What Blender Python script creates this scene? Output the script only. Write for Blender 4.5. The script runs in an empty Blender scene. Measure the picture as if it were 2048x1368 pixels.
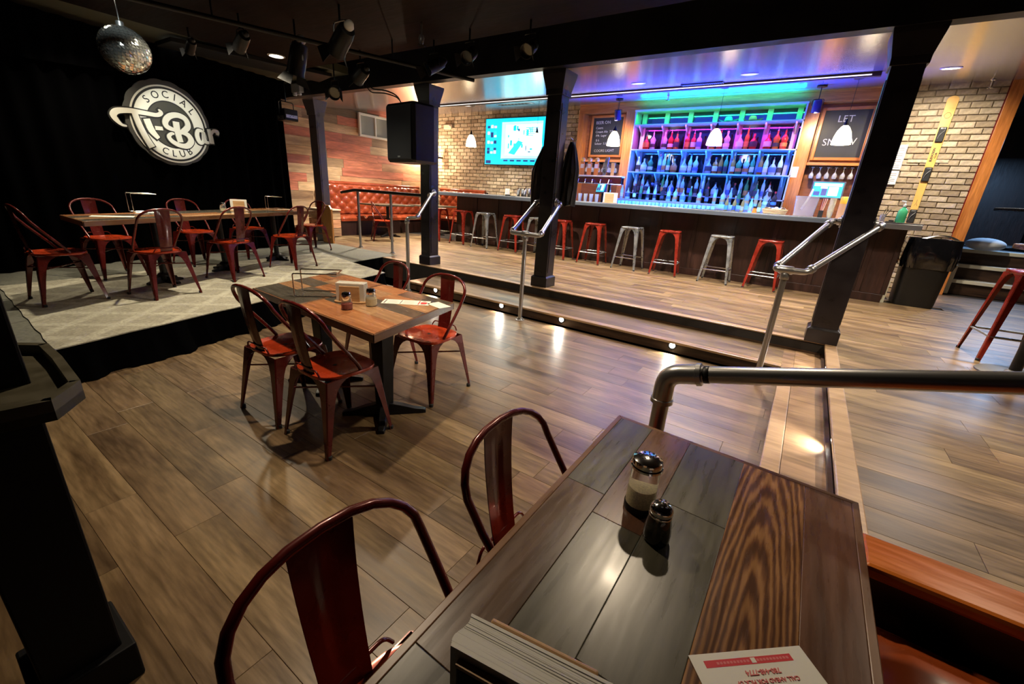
import bpy, math, random
from math import sin, cos, pi, radians
from mathutils import Vector, Matrix
random.seed(7)
SC = bpy.context.scene
COL = SC.collection

# ------------------------------------------------------------------ camera
EYE = 1.45
YAW, PITCH, ROLL, FPX = .5795, .3381, .06364, 844.7
fw = Vector((-sin(YAW)*cos(PITCH), cos(YAW)*cos(PITCH), -sin(PITCH)))
rt = Vector((cos(YAW), sin(YAW), 0)); up = rt.cross(fw)
r2 = rt*cos(ROLL)+up*sin(ROLL); u2 = up*cos(ROLL)-rt*sin(ROLL)
cd = bpy.data.cameras.new('camera'); cam = bpy.data.objects.new('camera', cd); COL.objects.link(cam)
cam.matrix_world = Matrix(((r2.x,u2.x,-fw.x,0),(r2.y,u2.y,-fw.y,0),(r2.z,u2.z,-fw.z,EYE),(0,0,0,1)))
cd.sensor_width = 36; cd.lens = FPX/2048*36; cd.clip_start = .02; cd.clip_end = 100
SC.camera = cam

# ------------------------------------------------------------------ world, exposure
w = bpy.data.worlds.new('world'); SC.world = w; w.use_nodes = True
w.node_tree.nodes['Background'].inputs[0].default_value = (.09,.075,.06,1)
w.node_tree.nodes['Background'].inputs[1].default_value = .0
SC.view_settings.view_transform = 'Standard'; SC.view_settings.look = 'None'
SC.view_settings.gamma = 1; SC.view_settings.use_curve_mapping = False
SC.view_settings.exposure = 1.25

# ------------------------------------------------------------------ lights the room has, and added fill lamps
WARM = (1,.80,.56); NEUT = (1,.87,.69)
def spot(n, loc, e, col=WARM, ang=110, blend=.7, r=.05, tgt=None):
    l = bpy.data.lights.new(n,'SPOT'); l.energy = e; l.color = col; l.spot_size = radians(ang); l.spot_blend = blend; l.shadow_soft_size = r
    o = bpy.data.objects.new(n,l); o.location = loc; COL.objects.link(o)
    if tgt: o.rotation_euler = (Vector(tgt)-Vector(loc)).to_track_quat('-Z','Y').to_euler()
    return o
def area(n, loc, sx, sy, e, col, d=(0,0,-1), spread=180):
    l = bpy.data.lights.new(n,'AREA'); l.shape = 'RECTANGLE'; l.size = sx; l.size_y = sy; l.energy = e; l.color = col; l.spread = radians(spread)
    o = bpy.data.objects.new(n,l); o.location = loc; COL.objects.link(o)
    v = Vector(d).normalized()
    x = Vector((1,0,0)); x = (x-v*x.dot(v)).normalized(); y = (-v).cross(x)
    o.rotation_euler = Matrix(((x.x,y.x,-v.x),(x.y,y.y,-v.y),(x.z,y.z,-v.z))).to_euler()
    return o
def point(n, loc, e, col, r=.04):
    l = bpy.data.lights.new(n,'POINT'); l.energy = e; l.color = col; l.shadow_soft_size = r
    o = bpy.data.objects.new(n,l); o.location = loc; COL.objects.link(o); return o
SLOPE = .12
def ceil_z(y): return 2.88+SLOPE*(y-5.05)
# recessed downlights: (x, y, power, colour, cone)
DOWN_DANCE = [(-.67,2.70,82),(-1.95,1.5,95),(-3.3,2.6,45)]
DOWN_STAGE = [(-7.0,1.9,60),(-7.6,2.9,35),(-6.4,3.6,45),(-5.2,2.2,150)]
DOWN_BAR = [(-2.62,7.0,250),(-1.12,7.0,230),(.98,8.0,150),(-7.1,8.4,380)]
DOWN_UP = [(-4.6,6.6,300),(1.6,6.2,170),(-8.3,7.0,430),(-.6,6.0,200)]
for x,y,e in DOWN_DANCE: spot('downlight_lamp',(x,y,2.965),e,WARM,125,.9,.04)
for x,y,e in DOWN_STAGE: spot('downlight_lamp',(x,y,2.965 if x>-6.7 else 3.065),e,(1,.86,.62),115,.9,.04)
spot('downlight_lamp',(1.6,3.6,2.965),150,WARM,125,.9,.05)
for x,y,e in DOWN_BAR+DOWN_UP: spot('downlight_lamp',(x,y,ceil_z(y)-.03),e,NEUT,130,.9,.05)
# coloured strips on the bottle shelves and over the bar, then two added blue fills
area('led_strip_or_fill_lamp',(-2.06,9.76,3.215),2.95,.02,9,(.02,1,.12),(0,.35,-1),150)
area('led_strip_or_fill_lamp',(-2.06,9.76,2.965),2.95,.02,42,(1,.02,.55),(0,.35,-1),150)
area('led_strip_or_fill_lamp',(-2.06,9.76,2.485),2.95,.02,62,(.02,.12,1),(0,.35,-1),150)
area('led_strip_or_fill_lamp',(-2.06,9.76,2.045),2.95,.02,85,(.01,.35,1),(0,.35,-1),160)
area('led_strip_or_fill_lamp',(-2.06,9.45,1.63),3.1,.03,9,(.01,.22,1),(0,-.25,-1),170)
area('led_strip_or_fill_lamp',(-2.06,9.66,3.30),2.9,.05,22,(.0,.62,1),(0,-.12,1),175)
area('led_strip_or_fill_lamp',(-2.06,9.15,1.2),3.4,.12,320,(.015,.05,1),(0,-.45,1),85)  # added unseen blue uplight behind the counter, tints the soffit
area('led_strip_or_fill_lamp',(-2.06,9.0,1.25),3.2,.06,34,(.01,.20,1),(0,.9,1),100)  # added unseen blue fill that lights the bottle fronts
spot('wash_lamp',(-3.72,9.0,2.95),70,(1,.80,.52),95,.9,.03,(-4.2,10.1,2.3))
spot('wash_lamp',(-.36,9.0,2.95),70,(1,.80,.52),95,.9,.03,(-.1,10.1,2.3))
PEND = [-6.83,-5.08,-3.39,-1.63,.085]
for x in PEND: point('pendant_lamp',(x,8.2,2.5),13,(1,.80,.50),.03)
spot('downlight_lamp',(1.15,8.9,ceil_z(8.9)-.03),130,NEUT,120,.9,.05,(1.25,10.2,1.7))
point('sconce_lamp',(-9.72,9.6,2.32),50,(1,.80,.55),.05)
# blue light in the side room
area('side_room_lamp',(3.6,12.2,2.9),.8,.8,60,(.35,.6,1))
# added disco ball fill, sign spot and step lights
spot('ball_fill_lamp',(-4.9,1.5,2.9),12,(.9,1,.95),40,.5,.03,(-5.7,1.75,2.5))  # added spot without a fixture, brightens the disco ball
spot('stage_can_lamp',(-5.4,2.9,2.62),85,(1,.97,.82),24,.5,.03,(-7.8,2.72,2.06))
STEPL = [(-4.22,4.0),(-3.05,4.0),(-2.17,4.0),(-.88,4.0)]
for x,_ in STEPL: spot('step_lamp',(x,4.325,.075),6,(1,.93,.8),120,.6,.012,(x,4.0,-.12))
for y in (4.42,2.9): spot('step_lamp',(.385,y,.195),5,(1,.93,.8),120,.6,.012,(0.05,y,.0))

# ------------------------------------------------------------------ mesh builder
class MB:
    def __init__(s): s.v=[]; s.f=[]
    def add(s, vs, fs, M=None):
        b=len(s.v)
        s.v += [tuple(M@Vector(v)) if M is not None else tuple(v) for v in vs]
        s.f += [tuple(b+i for i in f) for f in fs]; return s
    def box(s, c, d, M=None):
        x,y,z=c; a,b,h=d[0]/2,d[1]/2,d[2]/2
        vs=[(x+i*a,y+j*b,z+k*h) for k in(-1,1) for j in(-1,1) for i in(-1,1)]
        return s.add(vs,[(0,2,3,1),(4,5,7,6),(0,1,5,4),(2,6,7,3),(0,4,6,2),(1,3,7,5)],M)
    def bx(s,x0,x1,y0,y1,z0,z1,M=None): return s.box(((x0+x1)/2,(y0+y1)/2,(z0+z1)/2),(x1-x0,y1-y0,z1-z0),M)
    def prism(s, poly, z0, z1, M=None):
        n=len(poly); vs=[(p[0],p[1],z0) for p in poly]+[(p[0],p[1],z1) for p in poly]
        fs=[tuple(range(n-1,-1,-1)),tuple(range(n,2*n))]+[(i,(i+1)%n,n+(i+1)%n,n+i) for i in range(n)]
        return s.add(vs,fs,M)
    def loft(s, rings, cap=True, closed=False, M=None):
        n=len(rings[0]); vs=[p for r in rings for p in r]; fs=[]
        m=len(rings)
        for k in range(m if closed else m-1):
            for i in range(n): fs.append((k*n+i,k*n+(i+1)%n,((k+1)%m)*n+(i+1)%n,((k+1)%m)*n+i))
        if cap and not closed: fs+=[tuple(range(n-1,-1,-1)),tuple((m-1)*n+i for i in range(n))]
        return s.add(vs,fs,M)
    def tube(s, pts, r, seg=10, closed=False, cap=True, M=None):
        P=[Vector(p) for p in pts]; n=len(P); R=r if hasattr(r,'__len__') else [r]*n
        T=[]
        for i in range(n):
            a=P[(i-1)%n] if (closed or i>0) else P[i]; b=P[(i+1)%n] if (closed or i<n-1) else P[i]
            T.append((b-a).normalized())
        q=Vector((0,0,1)) if abs(T[0].z)<.9 else Vector((1,0,0))
        N=(q-T[0]*q.dot(T[0])).normalized(); rings=[]
        for i in range(n):
            N=(N-T[i]*N.dot(T[i])).normalized(); B=T[i].cross(N)
            rings.append([tuple(P[i]+(N*cos(2*pi*k/seg)+B*sin(2*pi*k/seg))*R[i]) for k in range(seg)])
        return s.loft(rings,cap,closed,M)
    def lathe(s, prof, seg=20, c=(0,0,0), M=None, cap=True):
        rings=[[(c[0]+r*cos(2*pi*k/seg),c[1]+r*sin(2*pi*k/seg),c[2]+z) for k in range(seg)] for r,z in prof]
        return s.loft(rings,cap,False,M)
    def cyl(s, c, r, h, seg=20, M=None): return s.lathe([(r,0),(r,h)],seg,c,M)
    def sphere(s,c,r,seg=14,n=8,M=None,sz=1):
        return s.lathe([(max(1e-4,r*sin(pi*i/n)),-r*sz*cos(pi*i/n)) for i in range(n+1)],seg,c,M)
    def grid(s, fn, nu, nv, M=None, flip=False):
        vs=[fn(i/nu,j/nv) for j in range(nv+1) for i in range(nu+1)]
        fs=[]
        for j in range(nv):
            for i in range(nu):
                a=j*(nu+1)+i; q=(a,a+1,a+nu+2,a+nu+1); fs.append(q[::-1] if flip else q)
        return s.add(vs,fs,M)
    def mesh(s,name,mat,smooth=None):
        me=bpy.data.meshes.new(name); me.from_pydata(s.v,[],s.f); me.validate()
        if mat: me.materials.append(mat)
        import bmesh
        bm=bmesh.new(); bm.from_mesh(me); bmesh.ops.recalc_face_normals(bm,faces=bm.faces); bm.to_mesh(me); bm.free()
        if smooth:
            me.polygons.foreach_set('use_smooth',[True]*len(me.polygons)); me.set_sharp_from_angle(angle=radians(smooth))
        return me
    def build(s,name,mat,parent=None,smooth=None,bevel=0,loc=None,rot=None):
        me=s.mesh(name,mat,smooth); o=bpy.data.objects.new(name,me); COL.objects.link(o)
        if parent: o.parent=parent
        if loc: o.location=loc
        if rot: o.rotation_euler=rot
        if bevel:
            m=o.modifiers.new('b','BEVEL'); m.width=bevel; m.segments=2; m.limit_method='ANGLE'; m.angle_limit=radians(40)
        return o
def tag(o,label=None,cat=None,group=None,kind=None):
    if label: o['label']=label
    if cat: o['category']=cat
    if group: o['group']=group
    if kind: o['kind']=kind
    return o
def thing(name,label,cat,loc=(0,0,0),rz=0,group=None):
    o=bpy.data.objects.new(name,None); COL.objects.link(o); o.location=loc; o.rotation_euler=(0,0,rz)
    o.empty_display_size=.1
    return tag(o,label,cat,group)
def setting(o): o['kind']='structure'; return o
def copy_tree(o,parent=None):
    c=o.copy(); COL.objects.link(c); c.parent=parent
    for ch in list(o.children): copy_tree(ch,c)
    return c
def dup(o,loc,rz,label,group=None):
    c=copy_tree(o); c.location=loc; c.rotation_euler=(0,0,rz); c['label']=label
    if group: c['group']=group
    return c
def arc(c,r,a0,a1,n,plane='xz'):
    out=[]
    for i in range(n+1):
        a=radians(a0+(a1-a0)*i/n); p=[c[0],c[1],c[2]]
        ax={'xz':(0,2),'xy':(0,1),'yz':(1,2)}[plane]; p[ax[0]]+=r*cos(a); p[ax[1]]+=r*sin(a); out.append(tuple(p))
    return out
def rounded(P,r=.03,n=5):
    P=[Vector(p) for p in P]; out=[P[0]]
    for i in range(1,len(P)-1):
        a,b,c=P[i-1],P[i],P[i+1]; d0=(a-b); d1=(c-b); t=min(r,d0.length/2.1,d1.length/2.1); p0=b+d0.normalized()*t; p1=b+d1.normalized()*t
        for k in range(n+1):
            s=k/n; out.append(p0*(1-s)**2+b*2*s*(1-s)+p1*s*s)
    out.append(P[-1]); return [tuple(p) for p in out]

# ------------------------------------------------------------------ text
_tx={}
def text_geo(st,size,shear=0,bold=0):
    k=(st,size,shear,bold)
    if k in _tx: return _tx[k]
    c=bpy.data.curves.new('t','FONT'); c.body=st; c.size=size; c.shear=shear; c.offset=bold; c.extrude=.0008; c.align_x='CENTER'; c.align_y='CENTER'; c.resolution_u=3
    o=bpy.data.objects.new('t',c); COL.objects.link(o)
    dg=bpy.context.evaluated_depsgraph_get(); e=o.evaluated_get(dg); m=e.to_mesh()
    g=([tuple(v.co) for v in m.vertices],[tuple(p.vertices) for p in m.polygons]); e.to_mesh_clear()
    bpy.data.objects.remove(o); bpy.data.curves.remove(c); _tx[k]=g; return g
def text(mb,st,size,M,shear=0,bold=0):
    g=text_geo(st,size,shear,bold); return mb.add(g[0],g[1],M)
def frame(o,x,y):   # matrix from origin and in-plane x, y axes
    o=Vector(o); x=Vector(x).normalized(); y=Vector(y); y=(y-x*y.dot(x)).normalized(); z=x.cross(y)
    return Matrix(((x.x,y.x,z.x,o.x),(x.y,y.y,z.y,o.y),(x.z,y.z,z.z,o.z),(0,0,0,1)))

# ------------------------------------------------------------------ materials
def nt(name):
    m=bpy.data.materials.new(name); m.use_nodes=True; t=m.node_tree; return m,t,t.nodes['Principled BSDF']
def plain(name,col,rough=.5,metal=0,emit=0,ecol=None,trans=0,alpha=1,spec=None,coat=0,ior=None,noise=0,nscale=20):
    m,t,b=nt(name); b.inputs['Base Color'].default_value=(*col,1); b.inputs['Roughness'].default_value=rough; b.inputs['Metallic'].default_value=metal
    if emit: b.inputs['Emission Color'].default_value=(*(ecol or col),1); b.inputs['Emission Strength'].default_value=emit
    if trans: b.inputs['Transmission Weight'].default_value=trans
    if alpha<1: b.inputs['Alpha'].default_value=alpha
    if spec is not None: b.inputs['Specular IOR Level'].default_value=spec
    if coat: b.inputs['Coat Weight'].default_value=coat; b.inputs['Coat Roughness'].default_value=.08
    if ior: b.inputs['IOR'].default_value=ior
    if noise:
        N=t.nodes; L=t.links; tc=N.new('ShaderNodeTexCoord'); n=N.new('ShaderNodeTexNoise'); n.inputs['Scale'].default_value=nscale; n.inputs['Detail'].default_value=5
        L.new(tc.outputs['Object'],n.inputs['Vector'])
        r=N.new('ShaderNodeMapRange'); r.inputs[1].default_value=.3; r.inputs[2].default_value=.7; r.inputs[3].default_value=1-noise; r.inputs[4].default_value=1+noise
        L.new(n.outputs[0],r.inputs[0]); x=N.new('ShaderNodeMix'); x.data_type='RGBA'; x.blend_type='MULTIPLY'; x.inputs[0].default_value=1
        x.inputs[6].default_value=(*col,1); c=N.new('ShaderNodeCombineColor')
        for i in range(3): L.new(r.outputs[0],c.inputs[i])
        L.new(c.outputs[0],x.inputs[7]); L.new(x.outputs[2],b.inputs['Base Color'])
        r2=N.new('ShaderNodeMapRange'); r2.inputs[1].default_value=.3; r2.inputs[2].default_value=.7; r2.inputs[3].default_value=max(.02,rough-.1); r2.inputs[4].default_value=min(1,rough+.1)
        L.new(n.outputs[0],r2.inputs[0]); L.new(r2.outputs[0],b.inputs['Roughness'])
    return m
def wood(name,stops,grain=(1.2,14,14),rough=.4,var=.25,axis=0,bump=.15,spec=.5,coat=0,hue=0,fine=60,cath=0,pal=None,gdet=.16):
    # plank wood: grain runs along local axis; each object gets its own tone by Object Info random
    m,t,b=nt(name); N=t.nodes; L=t.links
    tc=N.new('ShaderNodeTexCoord'); oi=N.new('ShaderNodeObjectInfo')
    off=N.new('ShaderNodeVectorMath'); off.operation='MULTIPLY_ADD'
    cr=N.new('ShaderNodeCombineXYZ'); L.new(oi.outputs['Random'],cr.inputs[0]); L.new(oi.outputs['Random'],cr.inputs[1]); L.new(oi.outputs['Random'],cr.inputs[2])
    L.new(cr.outputs[0],off.inputs[0]); off.inputs[1].default_value=(37,53,29); L.new(tc.outputs['Object'],off.inputs[2])
    mp=N.new('ShaderNodeMapping'); g=list(grain)
    if axis==1: g=[grain[1],grain[0],grain[2]]
    if axis==2: g=[grain[1],grain[2],grain[0]]
    mp.inputs['Scale'].default_value=g; L.new(off.outputs[0],mp.inputs['Vector'])
    n=N.new('ShaderNodeTexNoise'); n.inputs['Scale'].default_value=1; n.inputs['Detail'].default_value=7; n.inputs['Roughness'].default_value=.62; n.inputs['Distortion'].default_value=.35 if not cath else 2.2
    L.new(mp.outputs[0],n.inputs['Vector'])
    src=n.outputs[0]
    if cath:
        wv=N.new('ShaderNodeTexWave'); wv.wave_type='RINGS'; wv.rings_direction='SPHERICAL'; wv.inputs['Scale'].default_value=cath; wv.inputs['Distortion'].default_value=5; wv.inputs['Detail'].default_value=3; wv.inputs['Detail Scale'].default_value=1.6; wv.inputs['Detail Roughness'].default_value=.6
        mp2=N.new('ShaderNodeMapping'); s2=[.45,5,.3] if axis==0 else [5,.45,.3]; mp2.inputs['Scale'].default_value=s2; mp2.inputs['Location'].default_value=(.02,.03,0); L.new(tc.outputs['Object'],mp2.inputs['Vector']); L.new(mp2.outputs[0],wv.inputs['Vector'])
        mm=N.new('ShaderNodeMix'); mm.inputs[0].default_value=.42; L.new(n.outputs[0],mm.inputs[2]); L.new(wv.outputs['Fac'],mm.inputs[3]); src=mm.outputs[0]
    rp=N.new('ShaderNodeValToRGB'); e=rp.color_ramp.elements
    while len(e)<len(stops): e.new(.5)
    for i,(p,c) in enumerate(stops): e[i].position=p; e[i].color=(*c,1)
    L.new(src,rp.inputs[0]); colr=rp.outputs[0]
    if pal:
        pr=N.new('ShaderNodeValToRGB'); pr.color_ramp.interpolation='CONSTANT'; pe=pr.color_ramp.elements
        while len(pe)<len(pal): pe.new(.5)
        for i,c in enumerate(pal): pe[i].position=i/len(pal); pe[i].color=(*c,1)
        L.new(oi.outputs['Random'],pr.inputs[0])
        x=N.new('ShaderNodeMix'); x.data_type='RGBA'; x.blend_type='MULTIPLY'; x.inputs[0].default_value=1; L.new(colr,x.inputs[6]); L.new(pr.outputs[0],x.inputs[7]); colr=x.outputs[2]
    hs=N.new('ShaderNodeHueSaturation'); L.new(colr,hs.inputs['Color'])
    mr=N.new('ShaderNodeMapRange'); mr.inputs[3].default_value=1-var; mr.inputs[4].default_value=1+var
    wn=N.new('ShaderNodeTexWhiteNoise'); wn.noise_dimensions='1D'; L.new(oi.outputs['Random'],wn.inputs['W']); L.new(wn.outputs['Value'],mr.inputs[0]); L.new(mr.outputs[0],hs.inputs['Value'])
    if hue:
        m2=N.new('ShaderNodeMapRange'); m2.inputs[3].default_value=.5-hue; m2.inputs[4].default_value=.5+hue; L.new(oi.outputs['Random'],m2.inputs[0]); L.new(m2.outputs[0],hs.inputs['Hue'])
    n2=N.new('ShaderNodeTexNoise'); n2.inputs['Scale'].default_value=1.0; n2.inputs['Detail'].default_value=4
    gm=N.new('ShaderNodeMapRange'); gm.inputs[1].default_value=.32; gm.inputs[2].default_value=.68; gm.inputs[3].default_value=1-gdet; gm.inputs[4].default_value=1+gdet; L.new(n2.outputs[0],gm.inputs[0])
    h2=N.new('ShaderNodeHueSaturation'); L.new(hs.outputs[0],h2.inputs['Color']); L.new(gm.outputs[0],h2.inputs['Value']); L.new(h2.outputs[0],b.inputs['Base Color'])
    mp3=N.new('ShaderNodeMapping'); s3=[fine*.1,fine,fine] if axis==0 else ([fine,fine*.1,fine] if axis==1 else [fine,fine,fine*.1]); mp3.inputs['Scale'].default_value=s3; L.new(off.outputs[0],mp3.inputs['Vector']); L.new(mp3.outputs[0],n2.inputs['Vector'])
    bp=N.new('ShaderNodeBump'); bp.inputs['Strength'].default_value=bump; bp.inputs['Distance'].default_value=.002; L.new(n2.outputs[0],bp.inputs['Height']); L.new(bp.outputs[0],b.inputs['Normal'])
    rr=N.new('ShaderNodeMapRange'); rr.inputs[3].default_value=max(.03,rough-.12); rr.inputs[4].default_value=rough+.12; L.new(n2.outputs[0],rr.inputs[0]); L.new(rr.outputs[0],b.inputs['Roughness'])
    b.inputs['Specular IOR Level'].default_value=spec
    if coat: b.inputs['Coat Weight'].default_value=coat; b.inputs['Coat Roughness'].default_value=.12
    return m
M={}
M['floor']=wood('floor_wood',[(.25,(.036,.019,.008)),(.42,(.095,.058,.027)),(.58,(.175,.116,.058)),(.8,(.27,.19,.105))],(.9,5,5),.36,.17,0,.15,.5,hue=.006,gdet=.26)
M['slab']=plain('dark_subfloor',(.015,.011,.009),.8,noise=.2)
M['riser']=wood('riser_wood',[(.3,(.015,.008,.005)),(.7,(.07,.035,.018))],(1.2,12,12),.4,.1)
M['tread']=wood('tread_wood',[(.3,(.12,.07,.035)),(.7,(.33,.21,.12))],(1.2,12,12),.35,.1)
M['nosing']=wood('nosing_wood',[(.3,(.24,.15,.08)),(.7,(.40,.27,.16))],(1.2,12,12),.35,.08)
M['post']=plain('black_paint',(.012,.010,.014),.34,noise=.25,nscale=6)
M['postdk']=plain('matt_black_paint',(.0012,.0012,.0016),.6,spec=.2)
M['beam']=plain('navy_black_paint',(.004,.004,.009),.5,noise=.2,nscale=3)
M['greypost']=plain('dark_grey_paint',(.10,.09,.11),.35,noise=.15,nscale=6)
M['curtain']=plain('black_velvet',(.0006,.0006,.0008),1,spec=.02)
M['cable']=plain('black_cable',(.006,.006,.006),.5)
M['browncl']=wood('dark_ceiling_boards',[(.3,(.003,.001,.0005)),(.7,(.012,.0035,.0015))],(1,8,8),.7,.2,spec=.08)
M['greycl']=plain('grey_stage_ceiling',(.10,.105,.07),.8,noise=.1,nscale=2)
M['panel']=plain('black_panel',(.006,.006,.008),.6)
def ceil_mat():
    m,t,b=nt('satin_ceiling_panels'); N=t.nodes; L=t.links
    tc=N.new('ShaderNodeTexCoord'); mp=N.new('ShaderNodeMapping'); mp.inputs['Scale'].default_value=(1.1,16,1); n=N.new('ShaderNodeTexNoise'); n.inputs['Detail'].default_value=5
    L.new(tc.outputs['Object'],mp.inputs[0]); L.new(mp.outputs[0],n.inputs['Vector']); r=N.new('ShaderNodeValToRGB')
    r.color_ramp.elements[0].position=.3; r.color_ramp.elements[0].color=(.26,.22,.23,1); r.color_ramp.elements[1].position=.7; r.color_ramp.elements[1].color=(.36,.31,.31,1)
    L.new(n.outputs[0],r.inputs[0]); L.new(r.outputs[0],b.inputs['Base Color'])
    b.inputs['Roughness'].default_value=.2; b.inputs['Metallic'].default_value=.5; b.inputs['Anisotropic'].default_value=.0
    bp=N.new('ShaderNodeBump'); bp.inputs['Strength'].default_value=.25; bp.inputs['Distance'].default_value=.005; L.new(n.outputs[0],bp.inputs['Height']); L.new(bp.outputs[0],b.inputs['Normal'])
    return m
M['ceil']=ceil_mat()
def brick_mat():
    m,t,b=nt('tan_brick'); N=t.nodes; L=t.links
    oi=N.new('ShaderNodeObjectInfo'); at=N.new('ShaderNodeAttribute'); at.attribute_name='rnd'
    ad=N.new('ShaderNodeMath'); ad.operation='ADD'; L.new(oi.outputs['Random'],ad.inputs[0]); L.new(at.outputs['Fac'],ad.inputs[1]); fr=N.new('ShaderNodeMath'); fr.operation='FRACT'; L.new(ad.outputs[0],fr.inputs[0])
    r=N.new('ShaderNodeValToRGB'); e=r.color_ramp.elements; e.new(.35); e.new(.7)
    for i,(p,c) in enumerate([(0,(.28,.21,.13)),(.35,(.37,.29,.185)),(.7,(.44,.355,.235)),(1,(.54,.45,.31))]): e[i].position=p; e[i].color=(*c,1)
    L.new(fr.outputs[0],r.inputs[0])
    n=N.new('ShaderNodeTexNoise'); n.inputs['Scale'].default_value=22; n.inputs['Detail'].default_value=6; tc=N.new('ShaderNodeTexCoord'); L.new(tc.outputs['Object'],n.inputs['Vector'])
    mr=N.new('ShaderNodeMapRange'); mr.inputs[1].default_value=.3; mr.inputs[2].default_value=.7; mr.inputs[3].default_value=.7; mr.inputs[4].default_value=1.25; L.new(n.outputs[0],mr.inputs[0])
    hs=N.new('ShaderNodeHueSaturation'); L.new(r.outputs[0],hs.inputs['Color']); L.new(mr.outputs[0],hs.inputs['Value']); L.new(hs.outputs[0],b.inputs['Base Color'])
    bp=N.new('ShaderNodeBump'); bp.inputs['Strength'].default_value=.25; bp.inputs['Distance'].default_value=.005; L.new(n.outputs[0],bp.inputs['Height']); L.new(bp.outputs[0],b.inputs['Normal']); b.inputs['Roughness'].default_value=.75
    return m
M['brick']=brick_mat()
M['mortar']=plain('mortar',(.24,.19,.13),.9,noise=.2,nscale=30)
M['reclaimed']=wood('reclaimed_boards',[(.25,(.38,.28,.20)),(.5,(.70,.58,.46)),(.75,(1.0,.90,.74))],(1.3,11,11),.6,.25,1,.3,pal=[(.80,.30,.22),(.68,.52,.36),(.75,.60,.42),(.82,.33,.24),(.42,.30,.20),(.70,.56,.40),(.78,.30,.22),(.78,.46,.30),(.34,.26,.19),(.78,.64,.46)])
M['orange']=wood('orange_fir_trim',[(.3,(.36,.11,.02)),(.7,(.62,.24,.06))],(1.2,14,14),.35,.08,2)
M['orangex']=wood('orange_fir_trim_x',[(.3,(.36,.11,.02)),(.7,(.62,.24,.06))],(1.2,14,14),.35,.08,0)
M['ply']=wood('orange_plywood',[(.3,(.50,.20,.04)),(.7,(.72,.34,.09))],(1.2,9,9),.4,.05,2)
M['ledge']=wood('orange_varnished_wood',[(.3,(.45,.10,.012)),(.7,(.66,.20,.03))],(1.2,9,9),.22,.05,0,.05,coat=.5)
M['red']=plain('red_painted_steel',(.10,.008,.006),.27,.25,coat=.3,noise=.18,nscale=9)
M['seatlit']=plain('worn_lit_red_steel',(.42,.040,.009),.26,.2,coat=.35,noise=.3,nscale=7)  # chair red made brighter: light falling on the seats is put into the colour
M['grey']=plain('galvanised_steel',(.40,.42,.43),.32,.8,noise=.25,nscale=14)
M['rail']=plain('steel_pipe',(.42,.42,.43),.30,.9)
M['chrome']=plain('chrome',(.75,.74,.72),.12,1)
M['dkmetal']=plain('black_iron',(.012,.012,.013),.4,.5,noise=.2)
M['rubber']=plain('black_rubber',(.01,.01,.01),.7)
M['counter']=plain('grey_laminate',(.22,.25,.29),.22,.1,coat=.3,noise=.1,nscale=30)
M['counteredge']=plain('blue_grey_edge',(.10,.12,.15),.3,.3)
M['barpanel']=wood('dark_bar_panel',[(.3,(.008,.003,.002)),(.7,(.035,.012,.008))],(1,10,10),.4,.15,2)
M['leather']=plain('tufted_leather',(.21,.036,.012),.2,coat=.25,noise=.15,nscale=8)
M['leatherdk']=plain('brown_leather_seat',(.34,.062,.012),.28,coat=.25,noise=.2,nscale=6)
M['rug']=None
# ------------------------------------------------------------------ the setting
Z2=.24; Z1=.12; YB=10.2; XW=-10.0
def planks(root,x0,x1,y0,y1,z,wd,ln,th,mat,limit=300,cut=None,seed=1,skip=None):
    rnd=random.Random(seed); cache={}; n=0; y=y0; row=0; extra=MB()
    items=[]
    while y<y1-.02:
        w_=min(wd,y1-y); x=x0-rnd.random()*ln
        while x<x1:
            a=max(x,x0); b=min(x+ln,x1)
            if b-a>.03 and not (skip and skip((a+b)/2,y+w_/2)): items.append((a,b,y,w_))
            x+=ln
        y+=wd; row+=1
    items.sort(key=lambda t:(t[0]+t[1])**2/4+(t[2])**2)
    for k,(a,b,y,w_) in enumerate(items):
        L_=round(b-a,3); W_=round(w_,3)
        if k<limit:
            if (L_,W_) not in cache:
                mb=MB(); g=.0006; c=.0010
                def rg(i,zz): return [(-L_/2+g+i,-W_/2+g+i,zz),(L_/2-g-i,-W_/2+g+i,zz),(L_/2-g-i,W_/2-g-i,zz),(-L_/2+g+i,W_/2-g-i,zz)]
                mb.loft([rg(0,-th),rg(0,-c),rg(c,0)]); cache[(L_,W_)]=mb.mesh('plank',mat)
            o=bpy.data.objects.new('plank',cache[(L_,W_)]); COL.objects.link(o); o.parent=root; o.location=((a+b)/2,y+w_/2,z)
        else: extra.bx(a+.0016,b-.0016,y+.0016,y+w_-.0016,z-th,z)
    if extra.v: o=extra.build('planks_beyond',mat,root); o['kind']='stuff'
# lower dance floor
fl=setting(MB().bx(-9.2,.12,-2.6,4.33,-.12,-.012).build('floor',M['slab']))
planks(fl,-6.2,.12,-2.0,4.3,0,.185,1.22,.010,M['floor'],seed=3)
# raised floor around the bar
f2=MB(); f2.bx(-10.1,4.6,5.0,10.3,-.1,Z2-.012); f2.bx(.44,4.6,-2.6,5.0,-.1,Z2-.012); f2.bx(2.2,4.6,10.3,10.6,-.1,Z2-.012)
f2=setting(f2.build('floor_raised',M['slab']))
planks(f2,-10.0,4.4,5.0,10.2,Z2,.185,1.22,.010,M['floor'],seed=5,limit=215,skip=lambda x,y: (y>8.25 and x<1.3) or x<-10)
planks(f2,.48,4.4,1.45,5.0,Z2,.185,1.22,.010,M['floor'],seed=8,limit=85)
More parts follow.
